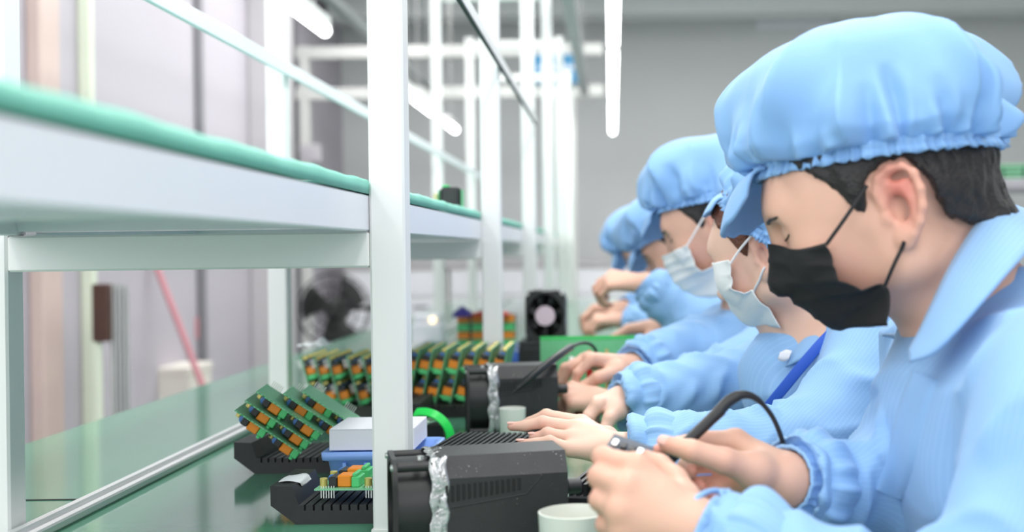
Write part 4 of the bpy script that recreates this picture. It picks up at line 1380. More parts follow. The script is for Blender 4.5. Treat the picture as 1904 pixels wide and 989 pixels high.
def build_hair(root, h, m_, res, seed, line=HAIRLINE, off=.0065):
    S = h.s
    P = [EL(h(-.008, 0, .045), arr(.097, .076, .086)*S + off*S, h.R, 0), EL(h(.040, 0, .020), arr(.052, .062, .055)*S + off*S*.55, h.R, .04*S),
         RC(h(-.03, 0, -.005), h(-.055, 0, -.045), (.068+off*.6)*S, (.05+off*.4)*S, .03*S)]
    def post(Pt, d):
        q = h.inv(Pt)
        lx = q[:, 0] + .0025*vnoise(q*arr(400, 400, 120), seed)
        lz = q[:, 2] + .0025*vnoise(q*arr(400, 400, 120)+9, seed+1)
        d = d + S*.0022*vnoise(q*arr(170, 170, 70), seed+2) + S*.0012*vnoise(q*arr(420, 420, 160), seed+4)
        e = in_poly(lx, lz, line)*S
        k = .006*S
        hh = np.maximum(k-np.abs(d-e), 0)/k
        return np.maximum(d, e) + hh*hh*k*.25
    pos, Q = surface(P, res, post, extra=.004)
    return mesh_obj('hair', pos, Q, m_, root)


def grad(prims, P, e=.0006):
    g = np.stack([combine(prims, P+e*np.eye(3)[a]) - combine(prims, P-e*np.eye(3)[a]) for a in range(3)], -1)
    return g/np.maximum(np.linalg.norm(g, axis=-1), 1e-9)[..., None]


def onto(P, prims, off, both=True):
    """move points to the distance off from the surface (both=False: only those that are closer)"""
    P = np.array(P, float); sh = P.shape; P = P.reshape(-1, 3)
    for _ in range(8):
        d = combine(prims, P)
        st = off - d
        if not both: st = np.maximum(st, 0)
        P = P + grad(prims, P)*st[:, None]*.9
    return P.reshape(sh)


def build_mask(root, h, rows, mat_, strap_mat, straps, seed, thick=.0012):
    """rows: per row three head-local points (centre line, middle, near edge); mirrored to the far cheek"""
    R_ = []
    for r in rows:
        c, m_, e = [np.asarray(q, float) for q in r]
        mir = lambda p: arr(p[0], -p[1], p[2])
        R_.append([mir(e), mir(m_), c, m_, e])
    R_ = np.array(R_)
    R_ = spline(R_, 46)
    R_ = np.swapaxes(spline(np.swapaxes(R_, 0, 1), 49), 0, 1)
    n, k, _ = R_.shape
    v = np.linspace(0, 1, n)[:, None]; u = np.linspace(-1, 1, k)[None]
    pl = .0012*ridge(v*5.2 + .12*np.sin(u*3+seed)) + .0013*vnoise(np.stack([u*3+0*v, v*5+0*u, 0*u*v], -1), seed)
    G = np.zeros_like(R_)
    N = np.zeros_like(R_)
    du = np.gradient(R_, axis=1); dv = np.gradient(R_, axis=0)
    N = np.cross(dv, du); N /= np.maximum(np.linalg.norm(N, axis=-1), 1e-9)[..., None]
    if N[n//2, k//2, 0] < 0: N = -N
    G = R_ + N*pl[..., None]
    Wd = h.c + (G*h.s) @ h.R.T
    HP = head_prims(h)
    L0 = onto(Wd, HP, .0022, False)
    dl = L0 - Wd
    for _ in range(6):          # the cloth bridges hollows: spread the lift
        dl[1:-1] = np.maximum(np.linalg.norm(dl[1:-1], axis=-1), 0)[..., None]*0 + (dl[1:-1]*2 + dl[:-2] + dl[2:])/4
        dl[:, 1:-1] = (dl[:, 1:-1]*2 + dl[:, :-2] + dl[:, 2:])/4
    Wd = onto(Wd + dl, HP, .0022, False)
    m = grid_obj('face_mask', Wd, mat_, root, thick=thick)
    for a, b, mid in straps:
        for s in (1, -1):
            pts = spline([arr(a[0], s*a[1], a[2]), arr(mid[0], s*mid[1], mid[2]), arr(b[0], s*b[1], b[2])], 14)
            MB().tube(onto(np.array([h.c + h.R @ (p*h.s) for p in pts]), HP, .0012, False), .0017*h.s, 8).build('ear_loop', strap_mat, m, smooth=True)
    return m


def seg_info(pos, segs):
    best = np.full(len(pos), 9.); idx = np.zeros(len(pos), int)
    for i, (a, b, r) in enumerate(segs):
        ba = b-a; t = np.clip(((pos-a) @ ba)/(ba@ba), 0, 1)
        d = np.linalg.norm(pos-a-t[:, None]*ba, axis=1)-r
        k = d < best; best = np.where(k, d, best); idx = np.where(k, i, idx)
    return idx


def flip_fix(pos, Q):
    v = np.einsum('ij,ij->i', pos[Q[:, 0]], np.cross(pos[Q[:, 1]], pos[Q[:, 2]])).sum() + np.einsum('ij,ij->i', pos[Q[:, 0]], np.cross(pos[Q[:, 2]], pos[Q[:, 3]])).sum()
    return Q if v > 0 else Q[:, ::-1]


def build_person(sp):
    h = sp['head']; skin = sp.get('skin', M['skin']); res = sp.get('res', .003); cres = sp.get('cres', .006)
    seed = sp['seed']
    N_, SL, SR, H = [np.asarray(sp[k], float) for k in ('N', 'SL', 'SR', 'H')]
    EL_, ER, hl, hr = np.asarray(sp['EL'], float), np.asarray(sp['ER'], float), sp['HL'], sp['HR']
    WL, WR = hl['w'], hr['w']
    side = nrm(SL-SR)
    fwd = nrm(np.cross(side, arr(0, 0, 1))); fwd = fwd if fwd[0] < 0 else -fwd
    # ---- the body: one continuous surface
    P = head_prims(h)
    P.append(RC(h(-.022, 0, -.035), N_, .050*h.s, .054, .03))
    P.append(RC(h(-.004, 0, -.050), N_ + fwd*.004, .036*h.s, .046, .03))
    body_from = len(P)
    ch = N_*.72 + H*.28; wa = N_*.25 + H*.75
    for s in (-1, 1):
        P.append(RC(ch + side*s*.075, wa + side*s*.06, .098, .095, .05))
        P.append(RC(wa + side*s*.06, H + side*s*.07, .095, .115, .05))
        S_ = SL if s > 0 else SR
        P.append(RC(N_ - arr(0, 0, .03), S_, .050, .048, .05))
    for S_, E_, W_, hd in ((SL, EL_, WL, hl), (SR, ER, WR, hr)):
        P.append(RC(S_, E_, .048, .038, .03))
        P.append(RC(E_, W_, .040, .0245, .02))
        P += hand_prims(hd, sp.get('hs', 1.0))
    knees, feet = [], []
    for s in (-1, 1):
        hip = H + side*s*.09; kn = arr(hip[0]-.36, hip[1], .50); ft = arr(hip[0]-.33, hip[1], .09)
        P.append(RC(hip, kn, .082, .055, .04)); P.append(RC(kn, ft, .055, .038, .02)); P.append(RC(ft - arr(0, 0, .045), ft + arr(-.14, 0, -.055), .040, .032, .02))
        knees.append(kn); feet.append(ft)
    pos, Q = surface(P, res); Q = flip_fix(pos, Q)
    fl = np.zeros(len(pos))
    if sp.get('flush', True):
        q = h.inv(pos)
        for s in (-1, 1):
            fl += 1.0*np.exp(-(((q[:, 0]+.014)/.022)**2 + ((q[:, 1]-s*.086)/.011)**2 + ((q[:, 2]-.012)/.030)**2))
            fl += .22*np.exp(-(((q[:, 0]-.05)/.03)**2 + ((q[:, 1]-s*.055)/.03)**2 + ((q[:, 2]+.035)/.03)**2))
        for hd in (hl, hr):
            for f in ('index', 'middle', 'ring', 'pinky', 'thumb'):
                for j, w_ in ((0, .22), (1, .3), (3, .6)):
                    dd = np.linalg.norm(pos - hd[f][j], axis=1)
                    fl += w_*np.exp(-(dd/.011)**2)
    body = mesh_obj('person', pos, Q, skin, None, True, {'flush': np.clip(fl, 0, 1)})
    tag(body, sp['label'], 'person')
    # ---- jacket
    ease = sp.get('ease', 0.0)
    J = []
    hun = sp.get('hunch', arr(0, 0, 0))
    for s in (-1, 1):
        J.append(RC(ch + side*s*.080 + hun*.5, wa + side*s*.07, .118+ease, .125+ease, .06))
        J.append(RC(wa + side*s*.07, H + side*s*.08 + arr(0, 0, -.02), .125+ease, .135+ease, .06))
        S_ = SL if s > 0 else SR
        J.append(RC(N_ - fwd*.012 - arr(0, 0, .035) + side*s*.02 + hun, S_, .060, .062+ease, .05))
    J.append(RC(N_ + fwd*.030 - arr(0, 0, .075), ch + fwd*sp.get('drape', .05), .070, .098, .05))
    J.append(RC(N_ - fwd*.020 - arr(0, 0, .035), ch - fwd*.03, .072, .11, .05))
    J.append(RC(ch + fwd*sp.get('drape', .05), wa + fwd*sp.get('drape', .05), .098, .11, .05))
    sl = []
    for S_, E_, W_, cf in ((SL, EL_, WL, sp.get('cuffL', .10)), (SR, ER, WR, sp.get('cuffR', .10))):
        ax = nrm(E_-W_); end = W_ + ax*cf*.35
        r0, r1, r2 = sp.get('sleeve', (.064, .056, .040))
        J.append(RC(S_, E_, r0, r1, .035)); J.append(RC(E_, end, r1, r2, .035))
        sl += [(S_, E_, r0), (E_, end, r1*.9)]
    # neck opening
    nd = nrm(h(-.022, 0, -.035) - N_)
    J.append(RC(N_ + nd*.045 + fwd*.006, N_ + nd*.12 + fwd*.006, .056, .066, .008, -1))
    for E_, W_, cf in ((EL_, WL, sp.get('cuffL', .10)), (ER, WR, sp.get('cuffR', .10))):
        ax = nrm(E_-W_)
        J.append(RC(W_ + ax*(cf*.35-.035), W_ - ax*.06, .045, .05, .004, -1))
    jp, jq = surface(J, cres, relax=2); jq = flip_fix(jp, jq)
    nv = vnormals(jp, jq)
    allseg = sl + [(ch + side*.08, wa + side*.07, .12), (ch - side*.08, wa - side*.07, .12), (wa, H, .15), (N_-arr(0, 0, .04), SL, .06), (N_-arr(0, 0, .04), SR, .06)]
    idx = seg_info(jp, allseg)
    disp = np.zeros(len(jp)); stripe = np.zeros(len(jp))
    for i, (a, b, r) in enumerate(allseg):
        k = idx == i
        if not k.any(): continue
        if i < 4:
            fa = sp.get('fold', .0062)
            disp[k] = limb_folds(jp[k], nv[k], a, b, fa*(1.0 if i % 2 else .8), .052 if i % 2 else .075, seed+i*1.7, seed+i)
            ax = nrm(b-a); t = (jp[k]-a) @ ax; rel = jp[k]-a-t[:, None]*ax
            u = nrm(np.cross(ax, arr(.3, .2, 1))); v = np.cross(ax, u)
            stripe[k] = np.arctan2(rel@v, rel@u)*r
        else:
            stripe[k] = jp[k] @ (side*.8 + nrm(H-N_)*0 + fwd*.6)
    big = vnoise(jp*arr(9, 9, 6), seed+20); mid_ = vnoise(jp*arr(22, 22, 13)+4, seed+21)
    dg = ridge((jp @ nrm(arr(.5, .35, 1.0)))/.085 + .5*big)
    tor = (idx >= 4)
    disp = disp + .004*big + np.where(tor, .0035*mid_ + .0045*dg*np.clip(.4+mid_, 0, 1), .0012*mid_)
    jp = jp + nv*disp[:, None]
    for _ in range(1):
        acc = np.zeros_like(jp); num = np.zeros(len(jp))
        for i in range(4):
            j = (i+1) % 4
            np.add.at(acc, jq[:, i], jp[jq[:, j]]); np.add.at(num, jq[:, i], 1); np.add.at(acc, jq[:, j], jp[jq[:, i]]); np.add.at(num, jq[:, j], 1)
        jp = jp*.7 + .3*acc/np.maximum(num, 1)[:, None]
    jac = mesh_obj('jacket', jp, jq, sp.get('cloth', M['cloth']), body, True, {'stripe': stripe})
    # gathered cuffs
    for E_, W_, cf, sd in ((EL_, WL, sp.get('cuffL', .10), 1), (ER, WR, sp.get('cuffR', .10), 2)):
        ax = nrm(E_-W_); c0 = W_ + ax*cf*.35
        u = nrm(np.cross(ax, arr(.3, .2, 1))); v = np.cross(ax, u)
        na = 96; an = np.linspace(0, 2*PI, na, endpoint=False)
        r2 = sp.get('sleeve', (0, 0, .040))[2]
        cr = sp.get('cuff_r', .031)
        prof = [(.050, r2*.9), (.034, r2+.003), (.020, r2+.006), (.008, r2+.002), (.000, cr+.003), (-.006, cr), (-.014, cr+.0015), (-.014, cr-.002), (-.004, cr-.003)]
        nz = vnoise(np.stack([np.cos(an)*3, np.sin(an)*3, 0*an], -1), seed+sd+40)
        G = np.zeros((len(prof), na, 3))
        pw = np.array(prof)
        pr2 = spline(pw, 30)
        G = np.zeros((30, na, 3)); stp = np.zeros((30, na))
        for i, (t, r) in enumerate(pr2):
            g = .0030*ridge(an*13/(2*PI) + .35*nz)*np.exp(-((t-.014)/.020)**2) + .0014*ridge(an*24/(2*PI)+nz*.5)*np.exp(-((t+.004)/.009)**2) + .003*nz*np.clip(t/.02, 0, 1)
            rr = r + g
            G[i] = c0 + ax*t + np.outer(rr*np.cos(an), u) + np.outer(rr*np.sin(an), v)
            stp[i] = an*.04
        grid_obj('cuff', G, sp.get('cloth', M['cloth']), jac, wrap=True, attrs={'stripe': stp.ravel()}, thick=.0)
    # trousers and shoes
    T = []
    for s, kn, ft in zip((-1, 1), knees, feet):
        hip = H + side*s*.09
        T.append(RC(hip, kn, .098, .070, .05)); T.append(RC(kn, ft, .068, .055, .03))
    tp, tq = surface(T, .012); tq = flip_fix(tp, tq)
    mesh_obj('trousers', tp, tq, M['trousers'], body)
    for s, ft in zip((-1, 1), feet):
        sp_, sq = surface([RC(ft - arr(0, 0, .045), ft + arr(-.15, 0, -.052), .045, .038, .02)], .010); sq = flip_fix(sp_, sq)
        sp_[:, 2] = np.maximum(sp_[:, 2], .0)
        mesh_obj('shoe', sp_, sq, M['trousers'], body)
    # ---- cap, hair, lashes
    hp = math.radians(sp.get('cap_pitch', h.pitch-13)); hy = math.radians(h.yaw + sp.get('cap_yaw', 8))
    Fv = arr(-math.cos(hy)*math.cos(hp), math.sin(hy)*math.cos(hp), -math.sin(hp)); Lv = arr(-math.sin(hy), -math.cos(hy), 0); Uv = np.cross(Fv, Lv)
    C = h(*sp.get('cap_c', (.012, 0, .052)))
    build_cap(body, C, Fv, Lv, Uv, seed, sp.get('capmat', M['capcloth']), h.s, **sp.get('cap', {}))
    if sp.get('hair', True):
        build_hair(body, h, sp.get('hairmat', M['hair']), max(.0022, res), seed, sp.get('hairline', HAIRLINE))
    HP = head_prims(h)
    if sp.get('eyes', True):
        for s in (1, -1):
            lid = [h(.0885, s*.0185, .0115), h(.0915, s*.026, .0085), h(.0920, s*.033, .0075), h(.0880, s*.040, .0090), h(.0825, s*.0455, .0120)]
            MB().tube(onto(spline(np.array(lid), 16), HP, .0003), [.0003]+[.0008*h.s]*14+[.0003], 6).build('eyelash', M['lash'], body, smooth=True)
            br = [h(.0935, s*.020, .0315), h(.0935, s*.024, .0325), h(.0895, s*.034, .0335), h(.083, s*.043, .0310)]
            MB().tube(onto(spline(np.array(br), 16), HP, .0008), [.0008]+[.0017*h.s]*10+[.0013*h.s]*4+[.0004], 6).build('eyebrow', sp.get('hairmat', M['hair']), body, smooth=True)
    return body, jac


def px_local(h, px, py, Y): return h.inv(W(px, py, Y))

M['stool'] = mat('stool_grey', srgb(120, 124, 130), .5)
def stool(x, y, z, label):
    st = empty('stool', (x, y, 0)); tag(st, label, 'stool', None)
    MB().lathe([(0, z-.035), (.15, z-.035), (.165, z-.025), (.165, z-.008), (.15, z), (0, z)], 32).build('seat', M['stool'], st, smooth=True)
    for k in range(4):
        a_ = PI/4+k*PI/2
        MB().tube([(.11*math.cos(a_), .11*math.sin(a_), z-.03), (.17*math.cos(a_), .17*math.sin(a_), 0.0)], .012, 8).build('leg', M['tin'], st, smooth=True)
    MB().tube([(.15*math.cos(q), .15*math.sin(q), .2) for q in np.linspace(0, 2*PI, 25)], .008, 8, caps=False).build('foot_ring', M['tin'], st, smooth=True)
# ------------------------------------------------------------------ the nearest worker
h1 = Head(W(1672, 385, 1.055), 10, 20, 1.03)
def J(*pts): return [W(*p) for p in pts]
HL = {'w': W(1290, 985, .955),
      'index': J((1182, 868, .965), (1121, 850, .985), (1128, 866, 1.012), (1152, 872, 1.030)),
      'middle': J((1163, 908, .948), (1114, 886, .972), (1124, 902, 1.002), (1148, 906, 1.020)),
      'ring': J((1152, 950, .940), (1116, 930, .965), (1124, 944, .995), (1146, 946, 1.012)),
      'pinky': J((1156, 990, .940), (1126, 975, .962), (1130, 986, .985), (1148, 988, 1.000)),
      'thumb': J((1268, 935, .985), (1254, 893, 1.000), (1226, 866, 1.010), (1200, 852, 1.020))}
HR = {'w': W(1462, 893, 1.085),
      'index': J((1368, 820, 1.105), (1300, 818, 1.095), (1258, 828, 1.080), (1224, 838, 1.068)),
      'middle': J((1362, 846, 1.115), (1304, 850, 1.115), (1276, 866, 1.095), (1284, 878, 1.078)),
      'ring': J((1360, 872, 1.115), (1308, 882, 1.115), (1288, 898, 1.095), (1304, 908, 1.078)),
      'pinky': J((1368, 900, 1.108), (1325, 910, 1.108), (1312, 922, 1.090), (1328, 928, 1.074)),
      'thumb': J((1404, 876, 1.062), (1346, 856, 1.045), (1286, 838, 1.040), (1240, 826, 1.052))}
mid = lambda a, b: (W(*a), W(*b))
def mask_rows(h, rows, Yc, Ys):
    out = []
    for (c, m_, e) in rows:
        lc = px_local(h, c[0], c[1], Yc); lm = px_local(h, m_[0], m_[1], (Yc*.45+Ys*.55)); le = px_local(h, e[0], e[1], Ys)
        lc[1] = 0.0
        out.append((lc, lm, le))
    return out
stool_list = []
p1, j1 = build_person(dict(
    head=h1, seed=3, res=.0021, cres=.0045, label='person in a pale blue cap and black face mask, nearest the camera, soldering',
    N=W(1812, 600, 1.13) + arr(.01, 0, 0), SL=arr(.345, .925, CAMZ-.120), SR=arr(.355, 1.325, CAMZ-.125), H=arr(.45, 1.13, .56), drape=.015,
    EL=arr(.262, .885, CAMZ-.295), ER=arr(.335, 1.270, CAMZ-.265), HL=HL, HR=HR, sleeve=(.068, .060, .043), cuffL=.06, cuffR=.03, cuff_r=.030,
    cap_yaw=12, cap_c=(-.010, 0, .053), cap_pitch=6.5, cap=dict(half_deg=36, visor_len=.064, visor_a=50, base=(.103, .084), ext=(.036, .022, .032))))
rows = [((1432, 452), (1490, 462), (1537, 452)), ((1434, 490), (1500, 490), (1548, 490)), ((1452, 533), (1510, 524), (1560, 520)),
        ((1487, 570), (1545, 548), (1604, 536)), ((1527, 594), (1590, 574), (1650, 532)), ((1560, 607), (1612, 606), (1650, 606))]
loc = lambda px, py, Y: px_local(h1, px, py, Y)
build_mask(p1, h1, mask_rows(h1, rows, 1.135, 1.062), M['mask_black'], M['strap_black'],
           [(loc(1536, 455, 1.062), loc(1612, 345, 1.052), loc(1574, 402, 1.052)), (loc(1646, 530, 1.062), loc(1684, 448, 1.05), loc(1664, 488, 1.052))], 2)

# collar of the nearest worker: the fall of the collar round the neck, and the far front edge of the coat
def ribbon(name, inner, outer, m_, parent, n=40, k=8, thick=.0022, bulge=.006, nrm_dir=(0, -1, .3)):
    a, b = spline(np.array(inner), n), spline(np.array(outer), n)
    G = np.zeros((n, k, 3)); st = np.zeros((n, k))
    for j, t in enumerate(np.linspace(0, 1, k)):
        G[:, j] = a*(1-t) + b*t + np.outer(np.sin(PI*t)*bulge*np.ones(n), nrm(nrm_dir))
        st[:, j] = t*np.linalg.norm(b-a, axis=1).mean()
    return grid_obj(name, G, m_, parent, thick=thick, attrs={'stripe': st.ravel()})
inner = [W(1950, 420, 1.28), W(1905, 392, 1.21), W(1852, 378, 1.13), W(1815, 420, 1.075), W(1770, 492, 1.05), W(1735, 565, 1.04), W(1712, 615, 1.04), W(1690, 655, 1.045)]
outer = [W(1990, 470, 1.28), W(1985, 440, 1.18), W(1940, 442, 1.06), W(1890, 492, 1.00), W(1835, 555, .985), W(1780, 618, .99), W(1735, 660, 1.005), W(1692, 674, 1.03)]
ribbon('collar', inner, outer, M['cloth'], j1)
inner = [W(1905, 392, 1.21), W(1850, 440, 1.22), W(1790, 520, 1.21), W(1730, 590, 1.19), W(1690, 640, 1.15)]
outer = [W(1915, 430, 1.25), W(1840, 470, 1.26), W(1770, 550, 1.25), W(1690, 610, 1.22), W(1640, 622, 1.19)]
ribbon('collar', inner, outer, M['cloth'], j1, nrm_dir=(0, 1, .3))
from mathutils.bvhtree import BVHTree
bvh = BVHTree.FromPolygons([v.co[:] for v in j1.data.vertices], [p.vertices[:] for p in j1.data.polygons])
EYE = Vector((0, 0, CAMZ))
def on_coat(px, py, lift):
    """point of the coat's surface seen at that pixel, lifted off the cloth"""
    d = (Vector(W(px, py, 1.0)) - EYE).normalized()
    hit = bvh.ray_cast(EYE, d)
    return None if hit[0] is None else np.array(hit[0] + hit[1]*(lift if hit[1].dot(d) < 0 else -lift))
rowsP = []
for (x, y) in spline(arr([1694, 690], [1682, 722], [1666, 770], [1656, 815], [1646, 860], [1628, 910]), 30):
    r_ = [on_coat(x + q, y + q*.35, (.0020 if 2 < q < 50 else -.001)) for q in (0, 3, 12, 24, 36, 48, 52, 54)]
    if all(p is not None for p in r_): rowsP.append(r_)
if len(rowsP) > 5:
    rp = np.array(rowsP)
    for _ in range(6): rp[1:-1] = (rp[:-2] + 2*rp[1:-1] + rp[2:])/4
    grid_obj('placket', rp, M['cloth'], j1, attrs={'stripe': np.zeros(rp.shape[0]*rp.shape[1])})

# soldering iron in the hand, the small board and the wrist cord
A, B = W(1243, 855, 1.062), W(1340, 762, 1.075)
d_ = nrm(B-A)
iron = empty('soldering_iron', tuple(A)); tag(iron, 'black soldering iron held by the nearest worker, its lead curving over', 'soldering iron')
L(MB().tube([A, A+d_*.006, A+d_*.012, A*.2+B*.8, B], [.0052, .0056, .0050, .0052, .0056], 16).build('grip', M['black'], iron, smooth=True), iron)
L(MB().tube([A-d_*.03, A-d_*.028, A], [.0008, .0016, .0022], 10).build('tip', M['tin'], iron, smooth=True), iron)
cab = spline([B-d_*.004, W(1356, 745, 1.08), W(1380, 734, 1.082), W(1405, 740, 1.085), W(1432, 768, 1.09), W(1450, 805, 1.10), W(1461, 848, 1.11), W(1470, 900, 1.135), W(1480, 960, 1.15)], 40)
rr = np.concatenate([np.linspace(.0054, .0048, 9), np.linspace(.0040, .0026, 8), np.full(23, .0022)])
L(MB().tube(cab, rr, 12).build('lead', M['black'], iron, smooth=True), iron)
A = W(1130, 826, 1.02); B = W(1205, 853, 1.012)
x_ = nrm(B-A); y_ = nrm(np.cross(arr(0.0, -.45, 1), x_)); z_ = np.cross(x_, y_)
sb = empty('small_circuit_board'); sb.matrix_world = frame(A, x_, y_, z_)
tag(sb, 'small dark circuit board pinched in the nearest worker\'s left fingers', 'circuit board')
lnb = np.linalg.norm(B-A)
MB().box((0, -.004, -.0008), (lnb, .016, .0008)).build('board', mat('pcb_dark', srgb(44, 58, 78), .4, var=.3, vscale=300), sb)
for u, c_ in ((.003, 'tin'), (.0105, 'black'), (.018, 'black'), (.025, 'tin')):
    MB().box((u, -.002, .0008), (u+.005, .006, .0038), bev=.0005).build('chip', M[c_], sb)
cord = spline([W(1281, 887, 1.08), W(1300, 883, 1.085), W(1322, 882, 1.095)], 12)
o = MB().tube(cord, .0009, 8).build('wire', M['bin_blue'], smooth=True); tag(o, 'thin blue wire between the two hands of the nearest worker', 'wire')
cord = spline([W(1268, 968, .945), W(1285, 940, .945), W(1303, 921, .955), W(1328, 912, .975), W(1356, 920, .99), W(1388, 940, 1.0), W(1400, 962, 1.0)], 30)
o = MB().tube(cord, .0023, 10).build('wrist_cord', M['capcloth'], smooth=True); tag(o, 'pale blue wrist cord looping over the nearest worker\'s sleeve', 'cord')

# ------------------------------------------------------------------ second worker: light mask, auburn hair, face turned away
h2 = Head(W(1421, 474, 1.64), 33, 16, .97)
HL2 = {'w': W(1152, 842, 1.475),
       'index': J((1082, 786, 1.545), (1016, 772, 1.560), (985, 785, 1.565), (964, 794, 1.565)),
       'middle': J((1070, 796, 1.525), (1009, 785, 1.530), (976, 792, 1.530), (951, 793, 1.530)),
       'ring': J((1062, 815, 1.505), (1018, 806, 1.512), (1003, 812, 1.515), (990, 812, 1.515)),
       'pinky': J((1062, 836, 1.485), (1022, 820, 1.488), (997, 823, 1.488), (968, 824, 1.488)),
       'thumb': J((1128, 815, 1.540), (1090, 800, 1.570), (1060, 812, 1.585), (1040, 825, 1.590))}
HR2 = {'w': W(1160, 746, 1.80),
       'index': J((1114, 752, 1.765), (1096, 776, 1.758), (1098, 795, 1.760), (1104, 806, 1.765)),
       'middle': J((1112, 748, 1.785), (1094, 772, 1.780), (1100, 790, 1.780), (1107, 800, 1.785)),
       'ring': J((1114, 748, 1.805), (1098, 772, 1.805), (1104, 790, 1.805), (1110, 798, 1.805)),
       'pinky': J((1120, 752, 1.825), (1106, 774, 1.825), (1110, 788, 1.825), (1114, 796, 1.825)),
       'thumb': J((1148, 762, 1.770), (1134, 778, 1.748), (1126, 797, 1.742), (1116, 812, 1.742))}
p2, j2 = build_person(dict(
    head=h2, seed=11, res=.0024, cres=.0055, skin=M['skin_b'], label='person with auburn hair under a blue cap, white mask, dark blue lanyard, second from camera',
    hairmat=M['hair_b'], N=W(1512, 600, 1.73), SL=arr(.345, 1.545, CAMZ-.142), SR=arr(.315, 1.90, CAMZ-.155), H=arr(.50, 1.72, .56),
    EL=arr(.235, 1.47, CAMZ-.245), ER=arr(.225, 1.88, CAMZ-.205), HL=HL2, HR=HR2, sleeve=(.066, .058, .046), cuffL=.07, cuffR=.02, cuff_r=.030,
    hunch=arr(.03, 0, .01), hs=.92, eyes=False, cap_pitch=-33, cap_yaw=4, cap_c=(-.020, 0, .036), cap=dict(H=.095, ext=(.026, .024, .024), res=(48, 220), base=(.098, .095), visor_a=70, visor_len=.048)))
rows = [((1340, 484), (1348, 484), (1355, 483)), ((1345, 512), (1354, 514), (1361, 516)), ((1350, 537), (1358, 538), (1364, 538)),
        ((1362, 560), (1378, 558), (1390, 545)), ((1380, 585), (1400, 572), (1417, 540)), ((1402, 602), (1428, 606), (1449, 611))]
loc2 = lambda px, py, Y: px_local(h2, px, py, Y)
build_mask(p2, h2, mask_rows(h2, rows, 1.74, 1.66), M['mask_white'], M['strap'],
           [(loc2(1358, 490, 1.66), loc2(1403, 432, 1.64), loc2(1377, 462, 1.65)), (loc2(1403, 541, 1.66), loc2(1424, 497, 1.63), loc2(1413, 518, 1.64))], 5)
inner = [W(1600, 560, 1.86), W(1590, 575, 1.72), W(1560, 590, 1.66), W(1530, 602, 1.645), W(1500, 622, 1.645), W(1478, 650, 1.655)]
outer = [W(1640, 590, 1.88), W(1640, 600, 1.70), W(1590, 612, 1.62), W(1548, 628, 1.60), W(1508, 660, 1.605), W(1462, 683, 1.64)]
ribbon('collar', inner, outer, M['cloth'], j2)
lan = [W(1552, 600, 1.615), W(1520, 632, 1.598), W(1485, 672, 1.60), W(1450, 715, 1.61), W(1420, 752, 1.625), W(1405, 775, 1.63)]
lan2 = [W(1566, 612, 1.612), W(1534, 645, 1.595), W(1499, 686, 1.597), W(1463, 730, 1.607), W(1432, 766, 1.622), W(1417, 790, 1.627)]
ribbon('lanyard', lan, lan2, M['lanyard'], j2, thick=.0015, bulge=.001)
inner = [W(1450, 655, 1.64), W(1462, 650, 1.635), W(1472, 652, 1.63)]; outer = [W(1446, 668, 1.64), W(1457, 672, 1.635), W(1466, 668, 1.63)]
ribbon('name_tag', inner, outer, M['card_white'], j2, n=12, k=4, thick=.001, bulge=.001)

M['nail'] = mat('nail', srgb(226, 178, 166), .45, var=.03)
def nail(body, Jn, up, r, k=1.0):
    d = nrm(Jn[3]-Jn[2]); n = nrm(np.asarray(up, float) - d*np.dot(up, d)); t = np.cross(n, d)
    c = Jn[3] + d*.0005 + n*r*.62
    n_ = 9; u = np.linspace(-1, 1, n_)
    G = np.zeros((n_, n_, 3))
    for i, a_ in enumerate(u):
        for j, b_ in enumerate(u):
            q = b_*(1 - .25*a_*a_)
            G[i, j] = c + d*a_*.0055*k + t*q*.0044*k + n*(.0022 - .0020*q*q - .0006*a_*a_)
    grid_obj('fingernail', G, M['nail'], body, thick=.0006)
for f, r in (('index', .0055), ('middle', .0056), ('ring', .0054), ('pinky', .0049)):
    nail(p2, HL2[f], (0, 0, 1), r, .9)
nail(p1, HR['thumb'], (0, -.75, .65), .0072, 1.15)

# ------------------------------------------------------------------ third worker
h3 = Head(W(1337, 418, 2.18), 12, 22, .99)
HL3 = auto_hand(W(1152, 752, 2.03), (-1, .12, .18), (-.15, -.35, 1), True, (70, 85, 50))
HR3 = {'w': W(1180, 684, 2.16),
       'index': J((1100, 668, 2.10), (1074, 694, 2.09), (1066, 716, 2.09), (1068, 734, 2.095)),
       'middle': J((1092, 666, 2.12), (1060, 684, 2.11), (1046, 712, 2.11), (1042, 734, 2.115)),
       'ring': J((1086, 668, 2.14), (1050, 684, 2.14), (1036, 710, 2.14), (1034, 730, 2.14)),
       'pinky': J((1086, 674, 2.16), (1052, 690, 2.16), (1038, 712, 2.16), (1034, 728, 2.16)),
       'thumb': J((1150, 690, 2.11), (1112, 702, 2.08), (1086, 718, 2.08), (1070, 735, 2.085))}
p3, j3 = build_person(dict(
    head=h3, seed=23, res=.003, cres=.007, label='person in a pale blue cap and white mask with black hair, third from the camera',
    N=W(1412, 570, 2.28), SL=arr(.30, 2.10, CAMZ-.155), SR=arr(.28, 2.46, CAMZ-.16), H=arr(.46, 2.28, .56),
    EL=arr(.225, 2.02, CAMZ-.205), ER=arr(.225, 2.36, CAMZ-.170), HL=HL3, HR=HR3, sleeve=(.066, .060, .048), cuffL=.03, cuffR=.03, cuff_r=.032,
    hunch=arr(.02, 0, .01), cap_yaw=12, cap_c=(-.006, 0, .053), cap_pitch=9, cap=dict(res=(48, 220), half_deg=36, base=(.103, .084), ext=(.036, .022, .032))))
rows = [((1231, 477), (1256, 466), (1278, 454)), ((1237, 495), (1266, 484), (1285, 474)), ((1246, 511), (1274, 500), (1294, 494)),
        ((1258, 528), (1284, 515), (1306, 502)), ((1277, 541), (1308, 530), (1348, 495)), ((1298, 551), (1326, 553), (1350, 550))]
loc3 = lambda px, py, Y: px_local(h3, px, py, Y)
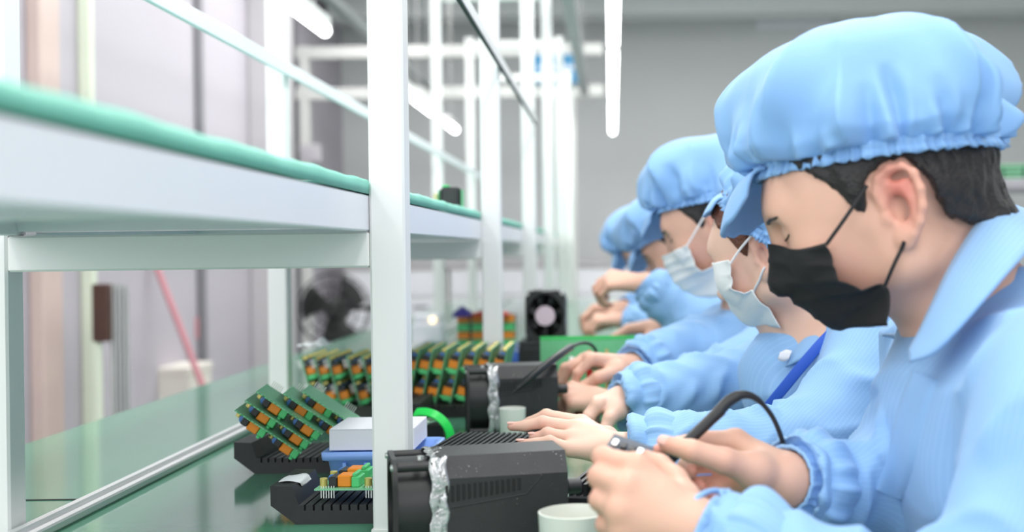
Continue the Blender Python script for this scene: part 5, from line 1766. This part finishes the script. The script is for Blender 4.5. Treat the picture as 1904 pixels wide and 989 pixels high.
build_mask(p3, h3, mask_rows(h3, rows, 2.275, 2.19), M['mask_white'], M['strap'],
           [(loc3(1278, 456, 2.19), loc3(1313, 396, 2.175), loc3(1296, 425, 2.18)), (loc3(1326, 497, 2.19), loc3(1342, 450, 2.17), loc3(1334, 472, 2.18))], 7)

# ------------------------------------------------------------------ fourth and fifth workers
h4 = Head(W(1276, 455, 2.80), 12, 30, .99)
p4, j4 = build_person(dict(
    head=h4, seed=31, res=.0045, cres=.009, label='person in a blue cap behind the third worker, one hand raised before the face', hairmat=M['hair'],
    N=arr(.25, 2.87, CAMZ-.095), SL=arr(.27, 2.69, CAMZ-.15), SR=arr(.26, 3.05, CAMZ-.15), H=arr(.44, 2.87, .56),
    EL=W(1300, 610, 2.66), ER=arr(.22, 2.96, CAMZ-.2), HL=auto_hand(W(1204, 528, 2.68), (-1, .25, .12), (0, -.5, 1), True, (40, 60, 40)),
    HR=auto_hand(W(1236, 606, 2.93), (-1, -.05, -.05), (0, 0, 1), False, (25, 35, 30)), sleeve=(.064, .058, .046), cuffL=.02, cuffR=.02, cuff_r=.032,
    cap_pitch=24, cap_c=(.014, 0, .050), cap=dict(res=(36, 160), H=.105)))
rows = [((.112, 0, -.005), (.085, .035, -.012), (.060, .055, -.020)), ((.128, 0, -.040), (.095, .038, -.045), (.058, .058, -.050)), ((.112, 0, -.085), (.085, .042, -.085), (.050, .060, -.080)), ((.085, 0, -.122), (.060, .036, -.120), (.030, .055, -.105))]
build_mask(p4, h4, rows, M['mask_white'], M['strap'], [((.060, .055, -.022), (.004, .082, .028), (.035, .074, .005)), ((.032, .056, -.104), (-.004, .080, -.030), (.012, .072, -.065))], 8)
h5 = Head(W(1226, 462, 3.40), 10, 30, .98)
p5, j5 = build_person(dict(
    head=h5, seed=41, res=.005, cres=.010, label='person in a pale blue cap farthest along the line, mostly hidden by the others', hairmat=M['hair'],
    N=arr(.23, 3.47, CAMZ-.10), SL=arr(.25, 3.29, CAMZ-.15), SR=arr(.24, 3.65, CAMZ-.15), H=arr(.42, 3.47, .56),
    EL=arr(.19, 3.24, CAMZ-.21), ER=arr(.2, 3.60, CAMZ-.2), HL=auto_hand(W(1168, 596, 3.30), (-1, .1, .05), (0, -.2, 1), True, (45, 55, 40)),
    HR=auto_hand(W(1162, 574, 3.46), (-1, -.1, .05), (0, 0, 1), False, (40, 50, 40)), sleeve=(.062, .056, .044), cuffL=.02, cuffR=.02, cuff_r=.032,
    cap_pitch=24, cap_c=(.014, 0, .050), cap=dict(res=(36, 160), H=.105)))
build_mask(p5, h5, rows, M['mask_white'], M['strap'], [((.060, .055, -.022), (.004, .082, .028), (.035, .074, .005)), ((.032, .056, -.104), (-.004, .080, -.030), (.012, .072, -.065))], 9)
for (x, y), lab in (((.52, 1.13), 'grey stool under the nearest worker'), ((.52, 1.72), 'grey stool under the second worker'), ((.48, 2.28), 'grey stool under the third worker'),
                  ((.46, 2.87), 'grey stool under the fourth worker'), ((.44, 3.47), 'grey stool under the farthest worker')):
    stool(x, y, .40, lab)
